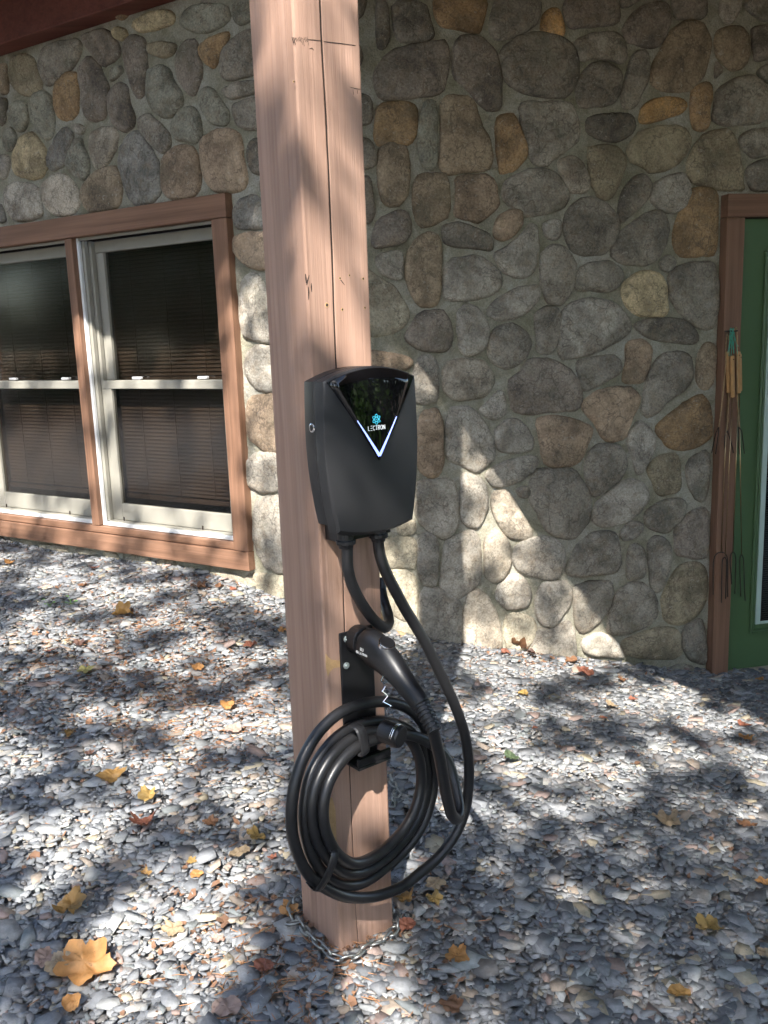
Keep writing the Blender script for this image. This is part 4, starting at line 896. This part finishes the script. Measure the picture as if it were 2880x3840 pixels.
# ------------------------------------------------------------------ roasting forks
def fork(label, hand, rod, tines, w0, handle_w=.0):
    top = RW.ppx(*C7(*rod[0]), w0); root = thing('roasting_fork', label, 'roasting fork', top, 'roasting forks on the door trim')
    R3 = [RW.ppx(*C7(*p), w0) for p in rod]; mb = MB(); mb.tube(R3, .0022, 8); mb.build('shaft', M['brass'], root, smooth=True, at=tuple(top))
    for t in tines:
        mb = MB(); T3 = catmull([RW.ppx(*C7(*p), w0) for p in t], 4); mb.tube(T3, .0023, 8); mb.build('tine', M['sooty'], root, smooth=True, at=tuple(T3[0]))
    if hand:
        (x, y0, y1, r) = hand; a, b = RW.ppx(*C7(x, y0), w0), RW.ppx(*C7(x + 3, y1), w0); mb = MB(); mb.tube([a, a + (b - a) * .02, a + (b - a) * .98, b], [r * .85, r, r, r * .85], 14); h = mb.build('handle', M['handle'], root, smooth=False, bevel=.001, at=tuple(a))
        mb = MB(); q = a + (b - a) * .09 + RW.n * r * .9; mb.tube([q, q + RW.n * .0016], .0025, 8); mb.build('hang_hole', M['gouge'], h, at=tuple(q))
fork('long roasting fork with the leftmost wooden handle', (264, 322, 550, .0082), [(265, 545), (245, 990), (229, 1430)], [[(228, 1432), (205, 1440), (188, 1470), (183, 1540), (183, 1668)], [(228, 1432), (250, 1440), (263, 1470), (264, 1560), (264, 1680)]], .062)
fork('long roasting fork with the middle wooden handle, set lowest', (289, 345, 575, .0095), [(291, 570), (270, 1000), (250, 1460)], [[(250, 1460), (238, 1470), (233, 1500), (231, 1600), (229, 1712)], [(250, 1460), (256, 1475), (258, 1500), (255, 1600), (252, 1690)]], .085)
fork('long roasting fork with the rightmost wooden handle', (322, 322, 552, .0098), [(321, 548), (308, 1000), (293, 1430)], [[(293, 1430), (280, 1450), (278, 1500), (283, 1560), (286, 1610)], [(293, 1430), (305, 1445), (309, 1490), (306, 1580), (304, 1662)]], .07)
fork('long roasting fork hanging furthest to the right over the green door', (332, 335, 540, .007), [(328, 535), (334, 1000), (341, 1445)], [[(341, 1445), (332, 1465), (331, 1520), (334, 1600), (336, 1678)], [(341, 1445), (350, 1465), (353, 1520), (357, 1620), (361, 1702)]], .056)
def twist(label, rod, tines, w0):
    top = RW.ppx(*C7(*rod[0]), w0); root = thing('wire_fork', label, 'wire fork', top, 'short wire forks on the door trim'); R3 = catmull([RW.ppx(*C7(*p), w0) for p in rod], 14)
    for s_ in (0, PI):
        mb = MB(); mb.tube([p + RW.u * .0018 * math.cos(i * .7 + s_) + RW.n * .0018 * math.sin(i * .7 + s_) for i, p in enumerate(R3)], .0015, 6); mb.build('twisted_wire', M['brass'], root, smooth=True, at=tuple(top))
    for t in tines: mb = MB(); T3 = [RW.ppx(*C7(*p), w0) for p in t]; mb.tube(T3, .0019, 6); mb.build('tine', M['sooty'], root, smooth=True, at=tuple(T3[0]))
twist('short twisted wire fork spreading out to the left over the stone', [(262, 222), (254, 300), (250, 430), (228, 640), (214, 740)], [[(214, 740), (200, 768), (188, 820), (175, 885)], [(214, 740), (212, 780), (205, 830), (197, 890)], ], .075)
twist('short twisted wire fork leaning right in front of the door edge', [(300, 205), (314, 200), (316, 400), (318, 600), (326, 740)], [[(326, 740), (342, 762), (349, 820), (356, 888)], [(326, 740), (322, 780), (326, 830), (329, 890)]], .09)
twist('short dark wire fork hidden behind the wooden handles', [(272, 230), (272, 420), (268, 600), (262, 760)], [[(262, 760), (248, 790), (246, 840), (250, 885)], [(262, 760), (275, 800), (290, 850), (295, 885)]], .056)
mb = MB(); k0 = RW.ppx(*C7(250, 210), .05); mb.tube([k0, k0 + RW.n * .03, k0 + RW.n * .045 + RW.u * .03], .003, 8); mb.build('nail', M['sooty'], None, smooth=True, at=tuple(k0)); tag(bpy.data.objects['nail'], 'dark bent nail in the door trim holding the forks', 'nail')
mb = MB()
for k in range(14):
    x0 = random.uniform(275, 300); x1 = random.uniform(262, 326); y1 = random.uniform(290, 348); w0 = random.uniform(.07, .095); mb.tube(catmull([RW.ppx(*C7(x0, 190 + random.uniform(0, 15)), w0), RW.ppx(*C7((x0 + x1) / 2 + random.uniform(-9, 9), 240 + random.uniform(-12, 12)), w0 + .004), RW.ppx(*C7(x1, y1), w0)], 4), .0013, 5)
o = mb.build('twine', M['twine'], None, smooth=True, at=tuple(RW.ppx(*C7(285, 195), .08))); tag(o, 'green twine loops tying the fork handles to the nail', 'twine')

# ------------------------------------------------------------------ fallen leaves
LC = dict(or_=(.5, .25, .085), ye=(.43, .28, .09), br=(.2, .1, .05), rb=(.26, .1, .06), tn=(.42, .31, .19), pk=(.37, .26, .21), ol=(.3, .27, .1), gr=(.07, .1, .05), dk=(.11, .06, .045), yb=(.33, .19, .06))
def leaf(x, y, size, colr, label, curl=.3, kind='maple', aspect=1.0, yaw=None, lift=.015):
    p = gd(x, y); r = size / 2; seed = random.uniform(0, 99); nA, rings = 44, (.0, .22, .42, .6, .8, 1.0)
    yaw = random.uniform(0, 2 * PI) if yaw is None else yaw; th0 = random.uniform(-.25, .25); ph = random.uniform(0, PI)
    def rad(a):
        if kind == 'maple': return .62 + .3 * abs(math.cos(2.5 * (a + .3))) ** 1.3 + .09 * mn.noise((a * 3, seed, 0)) + .07 * abs(math.sin(10 * a)) + .05 * mn.noise((a * 12, seed, 7)) - .3 * math.exp(-((a - PI) / .22) ** 2)
        return .95 + .05 * abs(math.sin(13 * a)) + .05 * mn.noise((a * 3, seed, 1))
    mb = MB()
    for q in rings:
        for k in range(nA if q > 0 else 1):
            a = 2 * PI * k / nA; R_ = r * rad(a) * q; x_, y_ = R_ * math.cos(a), R_ * math.sin(a) * aspect
            t = (x_ * math.cos(ph) + y_ * math.sin(ph)) / r; s_ = (-x_ * math.sin(ph) + y_ * math.cos(ph)) / r
            z = r * (curl * 1.1 * t * t + .12 * curl * s_ + .22 * curl * abs(math.sin(2.5 * a)) * q + .26 * mn.noise((x_ / r * 2.2 + seed, y_ / r * 2.2, 0)) + .12 * mn.noise((x_ / r * 6 + seed, y_ / r * 6, 3)) - .05 * abs(math.sin(5 * a)) * q)
            if curl > .6: x_ -= math.cos(ph) * r * t * abs(t) * .35 * curl; y_ -= math.sin(ph) * r * t * abs(t) * .35 * curl
            mb.v.append((x_, y_, z))
    for k in range(nA): mb.f.append((0, 1 + k, 1 + (k + 1) % nA))
    for j in range(len(rings) - 2):
        for k in range(nA): mb.f.append((1 + j * nA + k, 1 + (j + 1) * nA + k, 1 + (j + 1) * nA + (k + 1) % nA, 1 + j * nA + (k + 1) % nA))
    e = .05; sx_, sy_ = float(gz(p[0] + e, p[1]) - gz(p[0] - e, p[1])) / (2 * e), float(gz(p[0], p[1] + e) - gz(p[0], p[1] - e)) / (2 * e)
    Rm = Matrix.Rotation(yaw, 3, 'Z'); Tm = Matrix.Rotation(th0, 3, 'X'); v2 = []
    for v in mb.v: q = Rm @ (Tm @ Vector(v)); v2.append((q.x, q.y, q.z + sx_ * q.x + sy_ * q.y))
    zmin = min(q[2] for q in v2); mb.v = [(a, b, c - zmin) for a, b, c in v2]
    st = [Vector((-r * .25, 0, r * .05)), Vector((-r * .9, r * .08, r * .05)), Vector((-r * 1.25, r * .2, r * .08))]
    o = mb.build('fallen_leaf', M['fallen'], None, smooth=True, color=LC[colr]); o.location = (p[0], p[1], float(gz(p[0], p[1])) + lift)
    tag(o, label, 'leaf', 'fallen leaves on the gravel')
    if size > .045:
        mb = MB(); mb.tube([Rm @ q - Vector((0, 0, zmin * .5)) for q in st], .0008, 5); s = mb.build('stem', M['needle'], o)
LEAVES = [
 (184, 2110, .115, 'or_', 'large bright orange leaf lying flat at the bottom left', .15), (130, 2106, .07, 'tn', 'tan leaf partly under the large orange leaf at bottom left', .1), (102, 2089, .06, 'pk', 'beige pink leaf left of the large orange leaf', .2),
 (154, 1976, .085, 'yb', 'brown-yellow cupped leaf with stalk above the large orange leaf', .45), (242, 1690, .085, 'yb', 'dull yellow crumpled leaf among the left gravel', .4), (322, 1734, .065, 'ye', 'bright yellow curled leaf below the dull yellow crumpled one', .5),
 (312, 1796, .09, 'rb', 'red-brown folded leaf with upturned end on the left gravel', .65), (455, 1792, .05, 'br', 'small flat brown leaf between folded leaf and cable coil', .2), (555, 1826, .07, 'ye', 'pale yellow leaf just left of the cable coil', .4), (519, 1858, .06, 'tn', 'flat tan leaf under the pale yellow one beside the coil', .1),
 (416, 1873, .03, 'ye', 'tiny yellow leaf in the sunny gravel, upper of two', .2), (427, 1903, .034, 'or_', 'tiny orange leaf in the sunny gravel, lower of two', .3), (316, 1903, .032, 'yb', 'tiny upright yellow leaf left of the tiny orange one', .7), (589, 1865, .028, 'rb', 'tiny red leaf beside the bottom of the coil', .2),
 (376, 2023, .06, 'tn', 'flat pale tan leaf in the brightest sun patch', .1), (470, 2044, .035, 'pk', 'small pinkish leaf in the sunny gravel left of the post foot', .2), (628, 1984, .06, 'or_', 'orange-brown leaf touching the left of the post foot', .3), (572, 2104, .045, 'rb', 'small red-brown leaf in front of the chain', .2), (160, 2187, .04, 'or_', 'small orange leaf at the bottom edge of the left corner', .5), (491, 2196, .06, 'pk', 'pinkish leaf at the bottom edge in front of the post', .15),
 (267, 1337, .085, 'yb', 'curled golden-brown leaf on dark debris below the window', .95), (431, 1276, .08, 'br', 'large brown leaf against the wall under the window', .6), (476, 1276, .05, 'br', 'brown upright leaf right of the large one under the window', .8), (505, 1281, .035, 'rb', 'small red-brown leaf by the wall corner near the post', .4),
 (188, 1459, .075, 'ol', 'olive yellow flat leaf in the left middle of the gravel', .2), (427, 1454, .065, 'or_', 'orange leaf with lobes in the shade left of the post', .35), (542, 1404, .065, 'rb', 'dark red-brown leaf near the post, level with the cable bend', .4), (171, 1401, .06, 'dk', 'dark maroon leaf below the window on the left', .5), (108, 1418, .06, 'rb', 'reddish leaf left of the dark maroon one', .3),
 (493, 1536, .06, 'or_', 'bright orange leaf on pine needles left of the post', .4), (504, 1589, .06, 'pk', 'dusty red leaf below the bright orange one', .25), (154, 1596, .045, 'yb', 'small amber leaf standing on edge at left', .7), (194, 1638, .035, 'dk', 'tiny dark brown oval leaf at left', .2), (611, 1372, .05, 'or_', 'orange leaf tucked behind the left edge of the post', .4), (180, 1272, .05, 'br', 'brown leaf at the wall foot far left under the window', .3), (22, 1223, .05, 'or_', 'pale orange leaf at the left edge below the window', .5), (205, 1236, .06, 'rb', 'rusty leaf at the foot of the window wall', .4),
 (1120, 1408, .115, 'br', 'big curled brown leaf against the stone wall', .95), (1092, 1418, .05, 'rb', 'small red leaf left of the big curled one at the wall', .5), (1148, 1420, .045, 'dk', 'small dark maroon leaf right of the big curled one', .6), (1236, 1436, .08, 'br', 'flat brown oval leaf in shade near the wall', .3), (1262, 1466, .09, 'rb', 'long dark red leaf pointing away from the wall', .4), (1130, 1508, .05, 'ye', 'small bright yellow leaf right of the cable', .3), (1322, 1536, .06, 'tn', 'tan leaf in the middle of the right gravel', .3), (1305, 1560, .03, 'rb', 'tiny rust leaf below the tan one at right', .3), (1156, 1583, .035, 'rb', 'tiny red leaf right of the coil top', .4), (1106, 1650, .055, 'gr', 'dark green leaf right of the coil', .3),
 (1345, 1478, .05, 'br', 'brown leaf on the gravel below the door end of the wall', .3), (1368, 1521, .04, 'rb', 'small rust leaf in the sunny streak at right', .3), (1608, 1576, .06, 'rb', 'dark red leaf at the right edge', .4), (1612, 1605, .07, 'or_', 'orange-brown leaf below the dark red one at the right edge', .3), (1640, 1475, .05, 'or_', 'small orange leaf in front of the green door', .3),
 (1440, 1786, .085, 'tn', 'tan crumpled leaf on the shaded right gravel', .4), (1614, 1798, .07, 'br', 'brown leaf at the right edge, halfway up the gravel', .3), (1532, 2020, .075, 'ye', 'yellow-orange curled leaf in the lower right gravel', .5), (1650, 1925, .05, 'or_', 'orange leaf cut by the right edge', .4), (1466, 2162, .05, 'yb', 'small golden leaf near the bottom right', .3), (1652, 2075, .04, 'tn', 'small tan leaf at the lower right edge', .2),
 (988, 2083, .07, 'or_', 'orange-brown leaf in front right of the post', .3), (874, 1957, .06, 'yb', 'dark golden leaf right under the coil', .4), (938, 1958, .055, 'ye', 'orange-yellow leaf right of the dark golden one', .4), (940, 1925, .065, 'tn', 'flat tan leaf behind the orange-yellow one near the coil', .15), (975, 2190, .055, 'br', 'brown leaf at the bottom edge right of the post', .3), (880, 2015, .04, 'rb', 'rust leaf beside the chain at right', .3)]
for (x, y, s_, c, lb, cu) in LEAVES: leaf(x, y, s_ * (1.12 if s_ > .08 else .95), c, lb, cu, 'maple' if s_ > .06 else random.choice(('maple', 'oval')), random.uniform(.72, 1.0))

# pine needles and tiny brown litter
mb = MB()
clus = [gd(*p)[:2] for p in ((480, 1530), (560, 1545), (640, 2080), (620, 2030), (430, 1440), (300, 1480), (560, 2120), (520, 1490), (200, 1380), (350, 1350), (660, 2150), (450, 1620), (120, 1440), (330, 1560))]
for k in range(1500):
    if random.random() < .75: c = random.choice(clus); x, y = c[0] + random.gauss(0, .12), c[1] + random.gauss(0, .12)
    else: x, y = random.uniform(-1.6, 1.2), random.uniform(1.1, 4)
    if not in_front(np.array([x]), np.array([y]), .02)[0]: continue
    z = float(gz(x, y)) + random.uniform(.008, .016); a = random.uniform(0, 2 * PI); L_ = random.uniform(.02, .05); d = np.array([math.cos(a), math.sin(a), random.uniform(-.06, .06)]); s_ = np.array([-d[1], d[0], 0]) * .0008; p = np.array([x, y, z]); m_ = p + d * L_ / 2 + s_ * random.uniform(-4, 4)
    mb.add([p - s_, m_ - s_, p + d * L_, m_ + s_, p + s_, p + ZUP * .001, m_ + ZUP * .0015], [(0, 1, 6, 5), (5, 6, 3, 4), (1, 2, 6), (6, 2, 3)])
o = mb.build('pine_needles', M['needle'], None); tag(o, 'dry orange pine needles scattered over the gravel', 'pine needles', kind='stuff')

mb = MB()
lc = [gd(*p)[:2] for p in ((330, 1345), (400, 1350), (430, 1290), (250, 1480), (120, 1420), (440, 1500), (520, 1420), (300, 1600), (560, 2060), (640, 2040), (220, 1270), (1130, 1420), (380, 1480), (60, 1500))]
for k in range(5200):
    if random.random() < .7: c = random.choice(lc); x, y = c[0] + random.gauss(0, .2), c[1] + random.gauss(0, .17)
    else: x, y = random.uniform(-1.8, 1.5), random.uniform(1.1, 4.3)
    if not in_front(np.array([x]), np.array([y]), .01)[0]: continue
    z = float(gz(x, y)) + random.uniform(.006, .014); r_ = random.uniform(.003, .011) * (1 if k % 9 else 1.7); a = random.uniform(0, 6.28); el = random.uniform(.3, .9); tl = [random.uniform(-.5, .5) for _ in range(2)]
    P5 = []
    for q in range(5):
        t = q * 1.2566; px_, py_ = r_ * math.cos(t) * random.uniform(.6, 1.1), r_ * el * math.sin(t) * random.uniform(.6, 1.1); P5.append((x + px_ * math.cos(a) - py_ * math.sin(a), y + px_ * math.sin(a) + py_ * math.cos(a), z + px_ * tl[0] + py_ * tl[1] + .4 * abs(px_)))
    mb.add(P5 + [(x, y, z + .001)], [(q, (q + 1) % 5, 5) for q in range(5)])
o = mb.build('leaf_litter', M['litter'], None); tag(o, 'brown crumbs of old leaves strewn over the gravel', 'leaf litter', kind='stuff')
def sprout(x, y, label):
    p = gd(x, y); root = thing('weed_sprout', label, 'weed', p)
    for k in range(5):
        a = random.uniform(0, 2 * PI); h = random.uniform(.02, .045); q = np.array(p) + np.array([math.cos(a) * .012, math.sin(a) * .012, h]); mb = MB(); mb.tube([p, (np.array(p) + q) / 2 + ZUP * .006, q], .0009, 5); mb.build('stalk', M['sprout'], root, at=tuple(p))
        mb = MB(); d = np.array([math.cos(a), math.sin(a), .15]); s_ = np.array([-d[1], d[0], 0]); mb.add([q, q + d * .009 + s_ * .007 + ZUP * .002, q + d * .02, q + d * .009 - s_ * .007 + ZUP * .002, q + d * .009], [(0, 4, 1), (1, 4, 2), (0, 3, 4), (3, 2, 4)]); mb.build('leaf', M['sprout'], root, at=tuple(q))
sprout(155, 1312, 'small green weed sprout below the window, right of the other sprout'); sprout(108, 1316, 'tiny green weed sprout left of the other one')

# ------------------------------------------------------------------ trees that shade the yard
def hits(P):
    """where the sun ray through each point lands: photo coords and surface"""
    s = SDIR; T = (P[:, 2] - 0) / -s[2]; H_ = P + T[:, None] * s
    for _ in range(3): T = T + (H_[:, 2] - gz(H_[:, 0], H_[:, 1])) / -s[2]; H_ = P + T[:, None] * s
    surf = np.zeros(len(P), int)
    for code, F in ((1, LW), (2, RW)):
        tn = ((F.o - P) @ F.n) / (s @ F.n); h = P + tn[:, None] * s; u = (h - F.o) @ F.u; ok = (tn < T) & ((u < 0) if code == 1 else (u > 0)); T = np.where(ok, tn, T); surf[ok] = code
    c = PB[:2]; d2 = s[:2] / np.linalg.norm(s[:2]); rel = c - P[:, :2]; al = rel @ d2; pe = rel @ np.array([-d2[1], d2[0]]); tp = (al - .07) / np.linalg.norm(s[:2]); ok = (abs(pe) < .09) & (tp < T); T = np.where(ok, tp, T); surf[ok] = 3
    H_ = P + T[:, None] * s; x, y, z = proj(H_); return x * 1659 / 2880, y * 1659 / 2880, surf, H_
LIT = [(45, 1635, 75, 45), (120, 1383, 130, 22), (470, 1575, 140, 36), (560, 1540, 60, 40), (371, 1665, 60, 25), (534, 1715, 60, 35), (576, 1285, 60, 30), (490, 1410, 50, 20), (128, 1843, 70, 45), (213, 1790, 50, 25), (470, 1900, 70, 55), (384, 1975, 110, 60), (420, 2050, 130, 80), (320, 2150, 110, 55), (590, 2120, 40, 40), (250, 1290, 90, 18), (130, 1250, 70, 18),
       (1050, 1410, 70, 26), (1200, 1437, 110, 18), (1400, 1512, 110, 20), (1560, 1562, 60, 16), (1230, 1660, 70, 30), (1060, 1560, 30, 60), (1290, 1740, 60, 22), (1470, 1640, 50, 20), (1110, 1470, 60, 16)]
DARK = [(60, 2010, 90, 50), (70, 2170, 90, 50), (280, 1480, 150, 30), (330, 1620, 60, 22), (60, 1530, 90, 30), (430, 1830, 60, 22), (240, 1910, 90, 40), (1400, 1950, 280, 230), (1150, 1980, 130, 200), (1500, 1700, 120, 40), (150, 2060, 60, 35), (250, 1580, 80, 24)]
def accept(P):
    x, y, s, H_ = hits(P); a = np.full(len(P), .55)
    a[s == 0] = np.where(x[s == 0] < 760, .42, .42)
    rx = (s == 0) & (x > 900) & (y > 1780); a[rx] = .96
    a[s == 1] = .19; a[s == 2] = .25; a[s == 3] = .2
    a[(s == 2) & (x < 1300) & (y > 1000)] = .3; a[(s == 2) & (x < 1010) & (y < 1010)] = 1.0; a[(s == 1) & (y < 630)] = .97
    for (cx, cy, r1, r2) in DARK: a = np.where((s == 0) & (((x - cx) / r1) ** 2 + ((y - cy) / r2) ** 2 < 1), 1.0, a)
    for (cx, cy, r1, r2) in LIT: a = np.where((s == 0) & (((x - cx) / (r1 + 12)) ** 2 + ((y - cy) / (r2 + 10)) ** 2 < 1), .02, a)
    ds = np.array([1.9, 1.05, .95]) - P; ds -= (ds @ SDIR)[:, None] * SDIR; near = np.linalg.norm(ds, axis=1) < .8
    a[near] = .02
    ab = H_ @ np.array([SA, SB]).T
    nz = np.array([mn.noise((float(q[0]) * 6.5, float(q[1]) * 6.5, 0.)) for q in ab])
    return np.where((a < .03) | (a > .95), a, a * np.clip(1 + 3.0 * nz, .05, 2.4))
SA = np.cross(SDIR, ZUP); SA /= np.linalg.norm(SA); SB = np.cross(SA, SDIR)
def leafmesh(name, C, size, mat, par, at, rg):
    n = len(C); d = rg.normal(size=(n, 3)); d /= np.linalg.norm(d, axis=1)[:, None]; e = np.cross(d, rg.normal(size=(n, 3))); e /= np.linalg.norm(e, axis=1)[:, None]; sz = size * rg.uniform(.7, 1.3, (n, 1)); f = np.cross(d, e)
    V = np.stack([C - d * sz, C + e * sz * .5 + f * sz * .1, C + d * sz, C - e * sz * .5 + f * sz * .1], 1) - np.array(at)
    me = bpy.data.meshes.new(name); me.vertices.add(4 * n); me.vertices.foreach_set('co', V.ravel()); me.loops.add(4 * n); me.loops.foreach_set('vertex_index', np.arange(4 * n, dtype=np.int32)); me.polygons.add(n); me.polygons.foreach_set('loop_start', np.arange(0, 4 * n, 4, dtype=np.int32)); me.update(calc_edges=True)
    return link(name, me, mat, par, at=tuple(at))
def trunk(root, base, top, r, limbs, mat):
    P = catmull([np.array(base) - ZUP * .3, np.array(base) + (np.array(top) - base) * .4 + np.array([.15, .1, 0]), np.array(top)], 6); mb = MB(); mb.tube(P, list(np.linspace(r, r * .35, len(P))), 12); mb.build('trunk', mat, root, smooth=True, at=tuple(base))
    for q in limbs:
        a = P[int(len(P) * random.uniform(.45, .85))]; q = np.array(q); mb = MB(); L_ = catmull([a, (a + q) / 2 + ZUP * random.uniform(-.2, .4), q], 5); mb.tube(L_, list(np.linspace(r * .3, .02, len(L_))), 7); mb.build('limb', mat, root, smooth=True, at=tuple(a))
# hardwood whose crown lies between the sun and the yard
rg = np.random.default_rng(5); nC = 9500; dist = rg.uniform(5.0, 9.5, nC)
a_ = rg.uniform(-3.4, 3.2, nC); b_ = rg.uniform(-2.2, 4.4, nC); O0 = np.array([-.1, 2.4, .3])
cl = O0 - SDIR * dist[:, None] + SA * a_[:, None] + SB * b_[:, None]
L0 = np.repeat(cl, 9, 0) + rg.normal(0, .1, (nC * 9, 3)); L0 = L0[L0[:, 2] > 2.6]
keep = rg.random(len(L0)) < accept(L0); L0 = L0[keep]
base = np.array([-1.9, -7.2, float(gz(-1.9, -7.2))]); tree = thing('hardwood_tree', 'tall hardwood tree behind the viewer, its leaves dappling the yard with shade', 'tree', base)
trunk(tree, base, O0 - SDIR * 10 + ZUP * .6, .24, [O0 - SDIR * 10 + SA * random.uniform(-3, 3) + SB * random.uniform(-1.8, 3.5) for _ in range(0)], M['bark'])
leafmesh('crown', L0, .056, M['crown'], tree, base, rg)
# surrounding wood seen only as reflections in the glass
def conifer(x, y, h, r, label):
    z = float(gz(x, y)); b = np.array([x, y, z]); root = thing('evergreen_tree', label, 'tree', b, 'trees around the yard'); trunk(root, b, b + ZUP * h * .95, .16, [], M['bark'])
    n = 6000; t = rg.uniform(.03, 1, n) ** .8; an = rg.uniform(0, 2 * PI, n); q = r * (1 - t) * np.sqrt(rg.uniform(.12, 1, n)) + .1; lay = .25 * np.sin(t * h * 7)
    C = np.c_[x + q * np.cos(an), y + q * np.sin(an), z + t * h - q * .25 + lay * .3]; leafmesh('crown', C, .17, M['pine'], root, b, rg)
conifer(5.6, -1.2, 7.5, 1.9, 'evergreen tree to the right of the yard, nearest the patio'); conifer(7.2, .9, 8.5, 2.2, 'evergreen tree furthest right beyond the patio'); conifer(7.6, -3.8, 9, 2.3, 'evergreen tree at the right back corner of the yard')
for _k, (cx_, cy_) in enumerate(((9.5, -7.5), (5.5, -10.5), (1.8, -12.5), (-4.6, -12.0), (-8.2, -8.2), (-10.8, -4.6), (-12.5, 1.0))):
    conifer(cx_, cy_, 10.5 + .6 * (_k % 3), 2.8, ['dark evergreen at the right rear of the clearing', 'evergreen right of centre at the rear of the clearing', 'evergreen directly behind the viewer at the rear', 'evergreen left of centre at the rear of the clearing', 'evergreen at the left rear of the clearing', 'tall evergreen on the left side of the clearing', 'tall evergreen furthest left of the clearing'][_k])
conifer(-7.5, 2.6, 8, 2.1, 'evergreen tree left of the house wall'); conifer(-8.5, -1.2, 9, 2.4, 'evergreen tree at the left back of the yard'); conifer(-10.5, 5.5, 9.5, 2.4, 'evergreen tree far left behind the house line')

b_ = np.array([1.9, 1.05, float(gz(1.9, 1.05))]); shrub = thing('leafy_shrub', 'green leafy shrub to the right of the viewer, mirrored in the charger glass', 'shrub', b_)
for k in range(7):
    an = random.uniform(0, 2 * PI); mb = MB(); mb.tube(catmull([b_, b_ + np.array([math.cos(an) * .15, math.sin(an) * .15, .6]), b_ + np.array([math.cos(an) * .35, math.sin(an) * .35, 1.1])], 4), [.014] * 9, 6); mb.build('stem', M['bark'], shrub, smooth=True, at=tuple(b_))
n_ = 1100; q = rg.normal(size=(n_, 3)); q /= np.linalg.norm(q, axis=1)[:, None]; q *= rg.uniform(.35, 1, (n_, 1)) ** .5
leafmesh('crown', b_ + np.array([0, 0, 1.0]) + q * np.array([.6, .6, .75]), .06, M['shrubleaf'], shrub, b_, rg)
